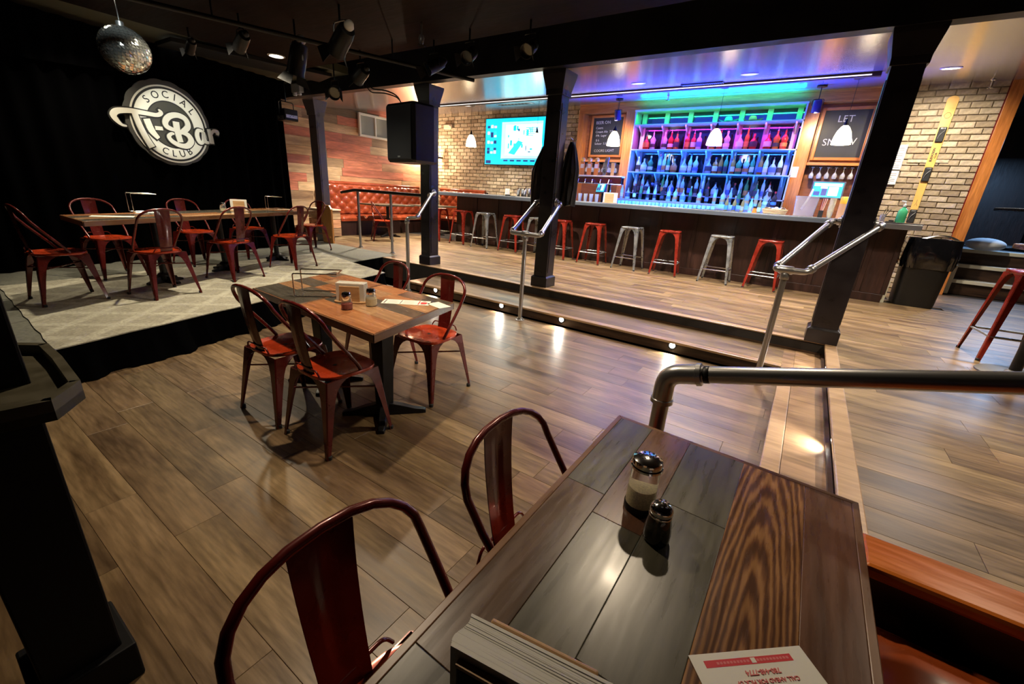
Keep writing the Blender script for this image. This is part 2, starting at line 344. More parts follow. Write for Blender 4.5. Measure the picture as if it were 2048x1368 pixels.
# steps: two risers along the bar side, turning along the right-hand side
def stepline(name,x0,x1,yn,z,yback,zb):
    r=thing(name,None,None); r['kind']='structure'
    MB().bx(x0,x1,yn+.025,yback,zb,z-.022).build('riser',M['riser'],r)
    MB().bx(x0,x1,yn+.10,yn+(yback-yn)*.55,z-.022,z).build('tread_board',M['floor'],r)
    MB().bx(x0,x1,yn+(yback-yn)*.55+.004,yback-.0,z-.022,z-.001).build('tread_board',M['floor'],r)
    MB().bx(x0,x1,yn,yn+.097,z-.024,z+.002).build('nosing',M['nosing'],r,bevel=.006); return r
s1=stepline('trim_1',-4.78,.08,4.335,Z1,5.0,0)
r=thing('trim_2',None,None); r['kind']='structure'
MB().bx(-6.12,.40,5.025,5.1,0,Z2-.02).build('riser',M['riser'],r)
MB().bx(-6.12,.40,5.0,5.1,Z2-.024,Z2+.002).build('nosing',M['nosing'],r,bevel=.006)
MB().bx(-4.78,.38,4.985,5.024,Z1,Z1+.018).build('quarter_round',M['riser'],r)
r=thing('trim_3',None,None); r['kind']='structure'
MB().bx(.105,.44,1.45,4.34,0,Z1-.022).build('riser',M['riser'],r)
MB().bx(.08,.40,4.335,5.0,0,Z1-.022).build('riser',M['riser'],r)
MB().bx(.177,.395,1.45,4.99,Z1-.022,Z1-.001).build('tread_board',M['tread'],r)
MB().bx(.08,.175,1.45,4.335,Z1-.024,Z1+.002).build('nosing',M['nosing'],r,bevel=.006)
MB().bx(.08,.175,4.337,4.99,Z1-.022,Z1-.001).build('tread_board',M['tread'],r)
MB().bx(.415,.49,1.45,5.0,0,Z2-.02).build('riser',M['riser'],r)
MB().bx(.39,.488,1.45,4.999,Z2-.024,Z2+.003).build('nosing',M['nosing'],r,bevel=.006)
MB().bx(.385,.408,1.45,4.98,Z1,Z1+.02).build('quarter_round',M['riser'],r)
# step lights
def step_light(loc,rz,label):
    t=thing('step_light',label,'step light',loc,rz,'recessed lights in the stair risers')
    MB().lathe([(.046,0),(.046,.006),(.034,.009),(.030,.004),(.030,0)],20,M=Matrix.Rotation(pi/2,4,'X')).build('bezel',M['rubber'],t)
    MB().lathe([(.028,.004),(.020,.011),(.001,.013)],16,M=Matrix.Rotation(pi/2,4,'X')).build('lens',plain_light,t,smooth=60)
    return t
plain_light=plain('step_lens',(1,.96,.88),.3,emit=9)
names=['behind the right-hand chair back at the middle table','just left of the first rail post on the floor','just right of the middle rail post','beyond the big pipe elbow, nearest the stair corner']
for (x,_),n in zip(STEPL,names): step_light((x,4.359,.072),0,'round recessed step light '+n)
step_light((.414,4.42,.195),-pi/2,'side riser step light just below the corner of the steps')
step_light((.414,2.92,.195),-pi/2,'side riser step light halfway along the steps beside the near table')

# stage: platform, carpet, rug, skirt
stg=[(-4.02,.2),(-4.95,3.95),(-5.95,4.28),(-6.14,5.0),(-6.14,5.35),(-10,5.35),(-10,-2.6),(-3.6,-2.6)]
o=setting(MB().prism(stg,0,Z2-.004).build('stage_platform',M['curtain']))
M['carpet']=plain('grey_stage_carpet',(.13,.13,.105),.95,noise=.25,nscale=40)
tiles=thing('stage_carpet',"grey carpet tiles covering the raised stage around the rug",'carpet',(0,0,0))
def clip(poly,a,b,c):   # keep a*x+b*y<=c
    out=[]
    for i in range(len(poly)):
        p,q=poly[i],poly[(i+1)%len(poly)]; dp=a*p[0]+b*p[1]-c; dq=a*q[0]+b*q[1]-c
        if dp<=0: out.append(p)
        if dp*dq<0: s=dp/(dp-dq); out.append((p[0]+(q[0]-p[0])*s,p[1]+(q[1]-p[1])*s))
    return out
dr=Vector((-.2408,.9706)); nr=Vector((.9706,.2408)); edge=nr.dot(Vector((-4.05,.35)))
def rugpt(u,v): p=nr*(edge-.02-u)+dr*v; return (p.x,p.y)
for i in range(0,5):
    for j in range(-4,7):
        P=[]; base=dr.dot(Vector((-4.05,.35)))
        for u,v in((i*.9,j*.9),(i*.9+.895,j*.9),(i*.9+.895,j*.9+.895),(i*.9,j*.9+.895)): P.append(rugpt(u,base+v))
        P=clip(P,0,-1,2.55); P=clip(P,0,1,5.33); P=clip(P,-1,0,9.9)
        # notch: outside where x>-6.1 and y>4.3ish
        if sum(p[0] for p in P)/max(1,len(P))>-6.3 and sum(p[1] for p in P)/max(1,len(P))>4.05: continue
        P=clip(P,-nr.x*-1,-nr.y*-1,edge-.01)
        if len(P)>2: MB().prism(P,Z2-.003,Z2+.004+.0005*((i+j)%2)).build('carpet_tile',M['carpet'],tiles)
MB().prism([(-5.95,4.2),(-6.14,5.0),(-6.14,5.34),(-8.6,5.34),(-8.2,4.2)],Z2-.003,Z2+.003).build('carpet_tile',M['carpet'],tiles)
def rugmat():
    m,t,b=nt('cream_patterned_rug'); N=t.nodes; L=t.links
    tc=N.new('ShaderNodeTexCoord'); mp=N.new('ShaderNodeMapping'); mp.inputs['Rotation'].default_value=(0,0,radians(45)); mp.inputs['Scale'].default_value=(1,1,1); L.new(tc.outputs['Object'],mp.inputs[0])
    w1=N.new('ShaderNodeTexWave'); w1.inputs['Scale'].default_value=.95; w1.inputs['Distortion'].default_value=.4; w1.inputs['Detail Scale'].default_value=6; w1.bands_direction='X'; L.new(mp.outputs[0],w1.inputs[0])
    w2=N.new('ShaderNodeTexWave'); w2.inputs['Scale'].default_value=.95; w2.inputs['Distortion'].default_value=.4; w2.inputs['Detail Scale'].default_value=6; w2.bands_direction='Y'; L.new(mp.outputs[0],w2.inputs[0])
    mx=N.new('ShaderNodeMath'); mx.operation='MAXIMUM'; L.new(w1.outputs['Fac'],mx.inputs[0]); L.new(w2.outputs['Fac'],mx.inputs[1])
    vr=N.new('ShaderNodeTexVoronoi'); vr.inputs['Scale'].default_value=9; vr.feature='SMOOTH_F1'; L.new(tc.outputs['Object'],vr.inputs[0])
    n=N.new('ShaderNodeTexNoise'); n.inputs['Scale'].default_value=14; n.inputs['Detail'].default_value=6; n.inputs['Distortion'].default_value=3; L.new(tc.outputs['Object'],n.inputs[0])
    r=N.new('ShaderNodeValToRGB'); r.color_ramp.elements[0].position=.8; r.color_ramp.elements[0].color=(.30,.28,.215,1); r.color_ramp.elements[1].position=.97; r.color_ramp.elements[1].color=(.39,.37,.29,1); L.new(mx.outputs[0],r.inputs[0])
    mr=N.new('ShaderNodeMapRange'); mr.inputs[1].default_value=.35; mr.inputs[2].default_value=.65; mr.inputs[3].default_value=.78; mr.inputs[4].default_value=1.15; L.new(n.outputs[0],mr.inputs[0])
    hs=N.new('ShaderNodeHueSaturation'); L.new(r.outputs[0],hs.inputs['Color']); L.new(mr.outputs[0],hs.inputs['Value']); L.new(hs.outputs[0],b.inputs['Base Color']); b.inputs['Roughness'].default_value=.95
    bp=N.new('ShaderNodeBump'); bp.inputs['Strength'].default_value=.4; bp.inputs['Distance'].default_value=.004; L.new(n.outputs[0],bp.inputs['Height']); L.new(bp.outputs[0],b.inputs['Normal']); return m
M['rug']=rugmat()
base=dr.dot(Vector((-4.05,.35)))
rl=[]; nn=40
a=Vector((-4.07,.50)); b_=Vector((-4.93,4.05)); c_=Vector((-7.05,4.42)); d_=Vector((-6.62,.58))
rg=[]
for s,e_ in((a,b_),(b_,c_),(c_,d_),(d_,a)):
    for k in range(16):
        p=s.lerp(e_,k/16); q=(e_-s).normalized(); nrm=Vector((q.y,-q.x)); rg.append(tuple(p+nrm*.006*sin(k*2.3)))
tag(MB().prism(rg,Z2+.005,Z2+.013).build('area_rug',M['rug'],loc=(0,0,0)),'large cream patterned rug with diamond lattice under the long stage table','rug')
# skirt: pleated black cloth along the stage front
sk=MB(); path=[Vector((-3.9,-.6)),Vector((-4.0,.42)),Vector((-4.05,.48)),Vector((-4.93,4.02)),Vector((-5.1,4.06)),Vector((-5.93,4.3)),Vector((-6.1,4.98))]
pts=[]
for i in range(len(path)-1):
    n=int((path[i+1]-path[i]).length/.03)+1
    for k in range(n): pts.append((path[i].lerp(path[i+1],k/n),(path[i+1]-path[i]).normalized()))
top=[];bot=[]
for k,(p,d) in enumerate(pts):
    nrm=Vector((d.y,-d.x)); wv=.012*sin(k*.9)+.006*sin(k*2.1); fl_=.10+.03*sin(k*.23)+.018*sin(k*.61)
    if i and p.y>4.03: fl_=.03
    q0=p+nrm*(.01+wv*.3); q1=p+nrm*(fl_+wv); top.append((q0.x,q0.y,Z2+.003)); bot.append((q1.x,q1.y,.004))
vs=top+[((a[0]*.45+b[0]*.55),(a[1]*.45+b[1]*.55),.09) for a,b in zip(top,bot)]+bot; n=len(top)
sk.add(vs,[(r_*n+i,r_*n+i+1,(r_+1)*n+i+1,(r_+1)*n+i) for r_ in range(2) for i in range(n-1)])
tag(sk.build('stage_skirt',M['curtain'],smooth=60),'black cloth skirt hanging from the front edge of the stage','skirt')

# backdrop curtain with pleats, bending round the stage
cu=MB(); A=Vector((-6.8,-2.5)); B=Vector((-8.17,4.6)); n=260; vs=[]
for j,z in enumerate((Z2+.01,1.2,2.2,3.02)):
    for i in range(n+1):
        p=A.lerp(B,i/n); d=(B-A).normalized(); nrm=Vector((d.y,-d.x)); q=p+nrm*(.035*sin(i*.75)+.015*sin(i*.31)); vs.append((q.x,q.y,z))
cu.add(vs,[(j*(n+1)+i,j*(n+1)+i+1,(j+1)*(n+1)+i+1,(j+1)*(n+1)+i) for j in range(3) for i in range(n)])
bc=tag(cu.build('backdrop_curtain',M['curtain'],smooth=70),'black backdrop curtain behind the stage table and round sign','curtain')
vl=MB(); vs=[]
for j,zz in enumerate((0,1)):
    for i in range(n+1):
        p=A.lerp(B,i/n); d=(B-A).normalized(); nrm=Vector((d.y,-d.x)); q=p+nrm*(.10+.02*sin(i*.9)); zb=2.45+.30*max(0,min(1,(p.y-.6)/3.4)); vs.append((q.x,q.y,zb if zz==0 else 3.03))
vl.add(vs,[(i,i+1,n+2+i,n+1+i) for i in range(n)]); vl.build('valance',M['curtain'],bc,smooth=70)

# walls
setting(MB().bx(-10.2,XW-.04,-2.8,10.4,0,3.8).build('wall_left',M['mortar']))
wb=MB(); wb.bx(-10.2,2.0,YB+.02,YB+.2,0,3.8); wb=setting(wb.build('wall_back',M['mortar']))
setting(MB().bx(-10.2,4.8,-2.9,-2.7,0,3.8).build('wall_front',M['post']))
setting(MB().bx(4.6,4.8,-2.8,15.2,0,3.9).build('wall_right',M['barpanel']))
# bricks: the stretch by the ski as single bricks, the rest joined
bw,bh=.245,.0935
def brick_mesh(l,seed):
    rn=random.Random(seed); mb=MB(); c=.006
    def rg(y,i): return [(-l/2+i+rn.uniform(-.003,.003),y,-bh/2+.006+i),(l/2-i,y,-bh/2+.006+i+rn.uniform(-.003,.003)),(l/2-i,y,bh/2-.006-i),(-l/2+i,y,bh/2-.006-i+rn.uniform(-.003,.003))]
    mb.loft([rg(.03,0),rg(-.004,0),rg(-.012,c)]); return mb
bms=[brick_mesh(bw-.012,s).mesh('brick',M['brick']) for s in range(6)]; hm={}
rn=random.Random(4); cnt=0; row=0; z=Z2+bh/2
joined=MB(); jr=[]
while z<3.6:
    off=(bw/2 if row%2 else 0)+rn.uniform(-.02,.02)
    x=.55-off+.0
    while x<2.0:
        x0=max(x,.55); x1=min(x+bw,2.0)
        if x1-x0>.04:
            L_=round(x1-x0,2)
            if abs(L_-bw)<.01: me=bms[rn.randrange(6)]
            else:
                if L_ not in hm: hm[L_]=brick_mesh(L_-.012,L_).mesh('brick',M['brick'])
                me=hm[L_]
            o=bpy.data.objects.new('brick',me); COL.objects.link(o); o.parent=wb; o.location=((x0+x1)/2,YB+rn.uniform(-.008,.004),z); o.rotation_euler=(rn.uniform(-.02,.02),0,rn.uniform(-.01,.01)); cnt+=1
        x+=bw
    x=-9.98-off
    while x<-3.9:
        x0=max(x,-9.98); x1=min(x+bw,-3.9)
        if x1-x0>.04:
            b=brick_mesh(x1-x0-.012,rn.random()); joined.add([(v[0]+(x0+x1)/2,v[1]+YB+rn.uniform(-.003,.003),v[2]+z) for v in b.v],b.f); jr+=[rn.random()]*len(b.v)
        x+=bw
    z+=bh; row+=1
jb=joined.build('brickwork_beyond',M['brick'],wb); jb['kind']='stuff'
at=jb.data.attributes.new('rnd','FLOAT','POINT'); at.data.foreach_set('value',jr[:len(jb.data.vertices)])
# reclaimed board cladding on the left wall
cl=thing('wall_cladding','reclaimed red and tan horizontal boards cladding the wall above the tufted sofa','wall panelling',(XW,0,0))
z=Z2; rn=random.Random(11)
while z<3.7:
    h=.195; y=5.0-rn.random()*1.2
    while y<YB-.02:
        l=rn.choice([.9,1.2,1.5,2.0]); y0=max(y,4.7); y1=min(y+l,YB-.02)
        if y1-y0>.08:
            t=rn.uniform(.018,.030); mb=MB(); mb.bx(0,t,-(y1-y0)/2+.002,(y1-y0)/2-.002,-h/2+.002,h/2-.002); o=mb.build('board',M['reclaimed'],cl,loc=(-.04,(y0+y1)/2,z+h/2))
        y+=l
    z+=h
# ceilings
c=MB(); yy0,yy1=5.3,YB+.1
def cslab(y0,y1,x0,x1,t=.08):
    mb=MB(); vs=[(x0,y0,ceil_z(y0)),(x1,y0,ceil_z(y0)),(x1,y1,ceil_z(y1)),(x0,y1,ceil_z(y1))]; vs+=[(a,b,c_+t) for a,b,c_ in vs]
    return mb.add(vs,[(0,1,2,3),(4,7,6,5),(0,4,5,1),(1,5,6,2),(2,6,7,3),(3,7,4,0)])
setting(cslab(5.05,YB+.05,-10.1,4.7).build('ceiling',M['ceil']))
setting(MB().bx(-6.7,4.7,-2.8,4.15,2.99,3.1).build('ceiling_dance_floor',M['browncl']))
setting(MB().bx(-10.1,-6.7,-2.8,5.0,3.09,3.2).build('ceiling_stage',M['greycl']))
setting(MB().bx(-6.7,4.7,4.1,5.1,3.34,3.45).build('ceiling_recess',M['post']))
setting(MB().bx(-10.1,4.7,4.93,5.07,2.87,3.5).build('beam',M['beam']))
# drop trim with lit strip where the soffit meets the bar ceiling
t=thing('trim_4',None,None); t['kind']='structure'
zt=ceil_z(7.8)
MB().bx(-7.9,.3,7.78,7.84,zt-.055,zt+.02).build('trim_board',M['riser'],t)
M['strip']=plain('white_led_tube',(1,.95,.9),.4,emit=.5)
MB().tube([(-7.8,7.77,zt-.035),(.20,7.77,zt-.035)],.007,8).build('light_tube',M['strip'],t)
# posts
def post(x0,x1,y0,y1,zb,zt,label,mat=None,cap=True):
    mat=mat or M['post']; cx,cy=(x0+x1)/2,(y0+y1)/2; t=thing('post',label,'post',(cx,cy,zb)); a,b=(x1-x0)/2,(y1-y0)/2
    MB().bx(-a,a,-b,b,0,zt-zb).build('shaft',mat,t,bevel=.006)
    p=MB(); p.prism([(-a-.025,-b-.025),(a+.025,-b-.025),(a+.025,b+.025),(-a-.025,b+.025)],0,.13); p.loft([[(s*(a+e),q*(b+e),z) for s,q in((-1,-1),(1,-1),(1,1),(-1,1))] for z,e in((.13,.025),(.15,.004))]); p.build('plinth',mat,t,bevel=.003)
    if cap:
        c=MB()
        c.loft([[(s*(a+e),q*(b+e),z) for s,q in((-1,-1),(1,-1),(1,1),(-1,1))] for z,e in((zt-zb-.26,.015),(zt-zb-.20,.018),(zt-zb-.04,.055),(zt-zb,.06))]); c.build('capital',mat,t,bevel=.004)
    for s in (-1,1):
        MB().bx(s*a-.006*(s<0)-0,s*a+.006*(s>0),-b+.03,b-.03,.2,zt-zb-.35).build('side_panel',mat,t)
    return t
P2=post(-3.04,-2.84,5.09,5.29,Z2,2.87,'black square post in the middle, black coats hanging behind it')
P1=post(-5.26,-5.06,5.09,5.29,Z2,2.87,'black square post beside the hanging loudspeaker')
P3=post(.24,.46,5.01,5.22,Z2,2.87,'black square post at the corner of the steps, right of the bottle shelves')
P0=post(-8.68,-8.44,5.40,5.58,Z2,2.92,'dark grey post between the stage and the tufted sofa',M['greypost'])
near=thing('post','black square post with a hexagonal drink shelf, beside the dance floor','post',(-1.47,.04,0))
MB().bx(-.09,.09,-.08,.08,0,2.985).build('shaft',M['postdk'],near,bevel=.006)
MB().bx(-.115,.115,-.105,.105,0,.13).build('plinth',M['postdk'],near,bevel=.006)
hx=[(.01,.15),(.21,.14),(.29,.08),(.27,-.06),(.19,-.14),(-.13,-.14),(-.21,-.06),(-.21,.08),(-.13,.15)]
M['shelfwood']=plain('olive_grey_shelf',(.055,.048,.028),.45,noise=.2)
s=MB().prism(hx,.955,.975).build('drink_shelf',M['shelfwood'],near)
rim=MB(); n=len(hx)
for i in range(n):
    p,q=Vector(hx[i]),Vector(hx[(i+1)%n]); d=(q-p).normalized(); nn=Vector((d.y,-d.x))
    if nn.dot(p)<0: nn=-nn
    rim.prism([tuple(p),tuple(q),tuple(q-nn*.018),tuple(p-nn*.018)],.955,1.0)
rim.build('shelf_rim',M['shelfwood'],near)

# right-hand doorway with raised side room
t=thing('door_1',None,None); t['kind']='structure'
MB().bx(2.0,2.16,YB-.04,YB+.2,Z2,3.6).build('door_frame',M['orange'],t,bevel=.004)
MB().bx(1.985,2.0,YB-.02,YB+.05,Z2,3.6).build('door_bead',plain('dark_red_bead',(.12,.008,.004),.4),t)
M['steproom']=plain('grey_stair_tread',(.22,.20,.16),.8,noise=.2)
st=thing('side_stairs','short grey steps with pale nosings rising into the blue-lit side room','steps',(2.3,10.5,Z2))
M['nose']=plain('cream_nosing',(.60,.57,.44),.5)
for k in range(3):
    y=k*.28; z=.25*(k+1)
    MB().bx(0,2.22,y+.02,.84,z-.25,z-.02).build('riser',M['leatherdk'] if False else M['riser'],st)
    MB().bx(-.02,2.22,y,y+.28,z-.02,z).build('tread',M['steproom'],st)
    MB().bx(-.02,2.22,y-.012,y+.02,z-.055,z+.004).build('nosing',M['nose'],st,bevel=.004)
MB().bx(-.1,-.02,-.05,.2,0,.5).build('stringer',M['nose'],st,bevel=.006)
setting(MB().bx(1.9,4.7,11.34,15.2,.2,Z2+.75).build('floor_side_room',plain('blue_grey_carpet',(.10,.11,.12),.9,noise=.3,nscale=3)))
setting(MB().bx(1.8,4.7,15.1,15.3,0,3.9).build('wall_side_room',M['barpanel']))
setting(MB().bx(1.8,2.0,YB+.2,15.2,0,3.9).build('wall_side_room_left',M['post']))
setting(MB().bx(1.8,4.7,YB+.0,15.2,3.75,3.85).build('ceiling_side_room',M['post']))
setting(MB().bx(2.16,4.6,YB,YB+.2,3.3,3.8).build('lintel',M['beam']))
# ------------------------------------------------------------------ chairs
def leg_geo(sx,sy,ztop,tipx,tipy,tx,ty,w0=.017,wtop=.15,prof=None,th=.0035):
    # folded sheet-steel leg: L-section whose flanges widen into the apron
    mb=MB(); rings=[]
    prof=prof or [(0,.022),(.10,.031),(.22,.042),(.32,.054),(.37,.068),(.40,.090),(.418,.118),(.430,wtop)]
    k=ztop/.43
    for z,wd in prof:
        z=z*k; f=z/ztop; x=tipx+(tx-tipx)*f; y=tipy+(ty-tipy)*f
        x*=sx; y*=sy
        rings.append([(x-sx*wd,y,z),(x-sx*.006,y,z),(x,y-sy*.006,z),(x,y-sy*wd,z),(x-sx*th,y-sy*wd,z),(x-sx*th,y-sy*th,z),(x-sx*wd,y-sy*th,z)])
    mb.loft(rings); return mb
def sq(a,b,n,e=5.,ox=0,oy=0):
    out=[]
    for i in range(n):
        t=2*pi*i/n; c,s=cos(t),sin(t); out.append((ox+a*math.copysign(abs(c)**(2/e),c),oy+b*math.copysign(abs(s)**(2/e),s)))
    return out
def make_chair(label):
    t=thing('metal_chair',label,'chair')
    s=MB(); n=36
    def ring(k,z,yo=0):
        P=[]
        for x,y in sq(.188*k,.182*k,n,3.6,0,.005):
            tap=1-.12*max(0,-(y)/.18)    # narrower, rounder at the back
            P.append((x*tap,y,z))
        return P
    s.loft([ring(.96,.428),ring(1.0,.431),ring(1.012,.441),ring(1.0,.4495),ring(.95,.450),ring(.80,.4435),ring(.45,.4415),ring(.05,.441)]); s.build('seat',M['seatlit'],t,smooth=50)
    MB().lathe([(.013,.4418),(.013,.4424),(.001,.4424)],16).build('drain_hole',M['rubber'],t)
    for sx in (-1,1):
        for sy in (-1,1):
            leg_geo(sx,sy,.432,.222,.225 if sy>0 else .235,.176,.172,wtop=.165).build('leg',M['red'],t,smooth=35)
            MB().lathe([(.014,0),(.015,.02),(.012,.024)],10,(sx*.212,sy*.215,0)).build('foot_cap',M['rubber'],t)
    MB().tube([(-.188,-.178,.30),(.188,.182,.30)],.006,6).tube([(.188,-.178,.312),(-.188,.182,.312)],.006,6).build('cross_brace',M['red'],t)
    # back hoop
    P=[]
    half=[(.178,.045,.452),(.186,.015,.50),(.192,-.045,.58),(.197,-.105,.66),(.197,-.155,.735)]
    for p in half: P.append(p)
    for i in range(1,12):
        a=pi*i/12; P.append((.197*cos(a)**1 if False else .197*math.copysign(abs(cos(a))**.85,cos(a)), -.155-.055*sin(a), .735+.115*abs(sin(a))**.9))
    for p in reversed(half): P.append((-p[0],p[1],p[2]))
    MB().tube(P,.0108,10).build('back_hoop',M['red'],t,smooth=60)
    # splat
    sp=MB()
    def F(u,v):
        wv=.053+.014*v; z=.445+v*.40; y=-.158-.050*v-.010*v*(1-v)*4; x=(u-.5)*2*wv
        y+= -.006*cos((u-.5)*2*pi/2) - (.004 if .36<u<.64 and .12<v<.9 else 0); return (x,y,z)
    sp.grid(F,12,10); nv=len(sp.v)
    sp.add([(a,b-.003,c) for a,b,c in sp.v],[f[::-1] for f in sp.f]); sp.build('splat',M['red'],t,smooth=40)
    # rear apron loop
    MB().tube(rounded([(-.12,-.172,.45),(-.10,-.176,.485),(.10,-.176,.485),(.12,-.172,.45)],.03),.005,6).build('rear_loop',M['red'],t,smooth=60)
    return t
ch=[
 # x,y,z,rot,label,group
 (-2.10,1.335,0,0,'red metal chair pushed in at the front side of the middle table, nearest the lens','chairs at the middle table'),
 (-2.62,1.33,0,.03,'red metal chair at the front side of the middle table, towards the stage','chairs at the middle table'),
 (-2.12,2.12,0,pi+.05,'red metal chair behind the middle table on the side by the stair lights','chairs at the middle table'),
 (-2.78,2.2,0,pi-.1,'red metal chair behind the middle table, half hidden by its far corner','chairs at the middle table'),
 (-.38,.86,0,-pi/2,'dark red metal chair under the near table, the farther of its two','chairs at the near table'),
 (-.40,.33,0,-pi/2,'dark red metal chair under the near table, beside the napkin holder','chairs at the near table'),
 (-5.62,.90,Z2+.013,.05,'red metal chair at the head of the stage table, seen from its side','chairs at the stage table'),
 (-5.35,1.56,Z2+.013,pi/2+.2,'red metal chair on the front side of the stage table, nearest its left head','chairs at the stage table'),
 (-5.76,2.42,Z2+.013,pi/2+.28,'red metal chair in the middle of the front side of the stage table','chairs at the stage table'),
 (-6.05,3.33,Z2+.013,pi/2+.35,'red metal chair on the front side of the stage table, farthest from its left head','chairs at the stage table'),
 (-6.62,1.50,Z2+.013,-pi/2+.2,'red metal chair behind the stage table, next to the wire number stand','chairs at the stage table'),
 (-6.98,2.50,Z2+.013,-pi/2+.2,'red metal chair behind the stage table, just below the round sign','chairs at the stage table'),
 (-7.20,3.30,Z2+.013,-pi/2+.2,'dark red chair behind the stage table, behind the napkin holder','chairs at the stage table'),
 (-7.40,4.47,Z2+.0136,pi+.1,'red metal chair at the far head of the stage table before the grey post','chairs at the stage table'),
 (-8.10,6.62,Z2,-.55,'red metal chair by the sofa table behind the short pipe railing','chairs at the sofa'),
]
c0=make_chair(ch[0][4])
for i,(x,y,z,r,l,g) in enumerate(ch):
    if i==0: c0.location=(x,y,z); c0.rotation_euler=(0,0,r); c0['group']=g
    else: dup(c0,(x,y,z),r,l,g)
# ------------------------------------------------------------------ stools
def make_stool(label,mat,tint=None,h=.76):
    t=thing('bar_stool',label,'stool')
    s=MB(); n=32
    def ring(k,z): return [(x,y,z) for x,y in sq(.172*k,.172*k,n,5)]
    s.loft([ring(.97,h-.03),ring(1.0,h-.026),ring(1.01,h-.008),ring(.985,h),ring(.90,h-.001),ring(.86,h-.006),ring(.3,h-.006)]); s.build('seat',mat,t,smooth=50)
    MB().bx(-.05,.05,-.008,.008,h-.0065,h-.0045).build('hand_slot',M['rubber'],t)
    prof=[(0,.030),(.12,.037),(.26,.047),(.37,.058),(.40,.072),(.418,.098),(.43,.16)]
    for sx in (-1,1):
        for sy in (-1,1):
            leg_geo(sx,sy,h-.028,.235,.235,.163,.163,prof=prof).build('leg',mat,t,smooth=35)
            MB().lathe([(.016,0),(.017,.018),(.012,.022)],10,(sx*.223,sy*.223,0)).build('foot_cap',M['rubber'],t)
    q=.205
    for a,b in (((-q,-q),(q,-q)),((q,-q),(q,q)),((q,q),(-q,q)),((-q,q),(-q,-q))):
        MB().tube([(a[0],a[1],.215),(b[0],b[1],.215)],.010,8).build('foot_rail',M['grey'] if mat is not M['grey'] else M['chrome'],t,smooth=60)
    return t
M['stoolred']=plain('red_stool_steel',(.21,.018,.009),.28,.2,coat=.35,noise=.3,nscale=8)
sr=make_stool('red metal bar stool, fifth red one from the sofa end',M['stoolred']); sg=make_stool('x',M['grey'])
st_=[(-7.55,'r','dark red bar stool at the far left of the bar, mostly hidden by the post'),(-6.78,'r','red metal bar stool just right of the post with the loudspeaker'),(-6.08,'g','galvanised bar stool second in view from the loudspeaker post'),
(-5.35,'r','red metal bar stool between two galvanised ones, left of the coat post'),(-4.68,'g','galvanised bar stool seen through the pipe rail left of the coat post'),(-4.15,'r','red bar stool half hidden behind the coat post'),
(-3.42,'r','red metal bar stool first clear one right of the coat post'),(-2.68,'g','galvanised bar stool right of the coat post, below the pale taps'),(-1.98,'r','red metal bar stool between two galvanised ones under the bottle shelves'),
(-1.14,'g','galvanised bar stool nearest to the basket on the bar'),(-.44,'r','red metal bar stool behind the pipe rail by the corner post')]
fr=fg=0
for i,(x,k,l) in enumerate(st_):
    rz=[.05,-.04,.03,.1,-.06,.02,.04,-.03,.12,.02,-.05][i]; loc=(x,7.895+[0,.03,-.02,.02,0,.0,.02,.0,-.03,-.02,.03][i],Z2)
    src=sr if k=='r' else sg; first=(k=='r' and not fr) or (k=='g' and not fg)
    if first:
        src.location=loc; src.rotation_euler=(0,0,rz); src['label']=l; src['group']='bar stools along the counter'
        if k=='r': fr=1
        else: fg=1
    else: dup(src,loc,rz,l,'bar stools along the counter')
hs_=dup(sr,(1.78,5.77,Z2),.10,'tall dark red stool standing out on the raised floor beside the round table base','stools at the high table'); hs_.scale=(1,1,1.09)
# ------------------------------------------------------------------ tables
M['tw1']=wood('table_board_grey',[(.3,(.030,.027,.018)),(.5,(.060,.054,.036)),(.75,(.10,.092,.066))],(1.3,13,13),.30,.25,1,.08,coat=.05)
M['tw2']=wood('table_board_brown',[(.3,(.045,.022,.011)),(.55,(.10,.052,.026)),(.8,(.17,.095,.05))],(1.3,13,13),.28,.2,1,.08,coat=.1)
M['tw3']=wood('table_board_orange',[(.32,(.075,.028,.011)),(.5,(.15,.060,.022)),(.72,(.28,.135,.05))],(1.1,7,7),.27,.1,1,.06,coat=.1,cath=6)
M['tw4']=wood('table_board_red',[(.3,(.055,.026,.014)),(.6,(.13,.055,.028)),(.8,(.20,.09,.05))],(1.3,13,13),.28,.15,1,.08,coat=.1)
M['tedge']=wood('table_edge_band',[(.3,(.10,.042,.016)),(.7,(.20,.095,.04))],(1.3,13,13),.3,.1,1,.08)
M['tv1']=wood('mid_board_orange',[(.3,(.17,.062,.022)),(.5,(.33,.13,.05)),(.75,(.50,.24,.10))],(1.3,10,10),.24,.12,0,.08,coat=.25)
M['tv2']=wood('mid_board_grey',[(.3,(.040,.036,.028)),(.7,(.10,.088,.068))],(1.3,13,13),.24,.2,0,.08,coat=.25)
M['tv3']=wood('mid_board_tan',[(.3,(.22,.11,.05)),(.7,(.45,.26,.13))],(1.3,13,13),.24,.12,0,.08,coat=.25)
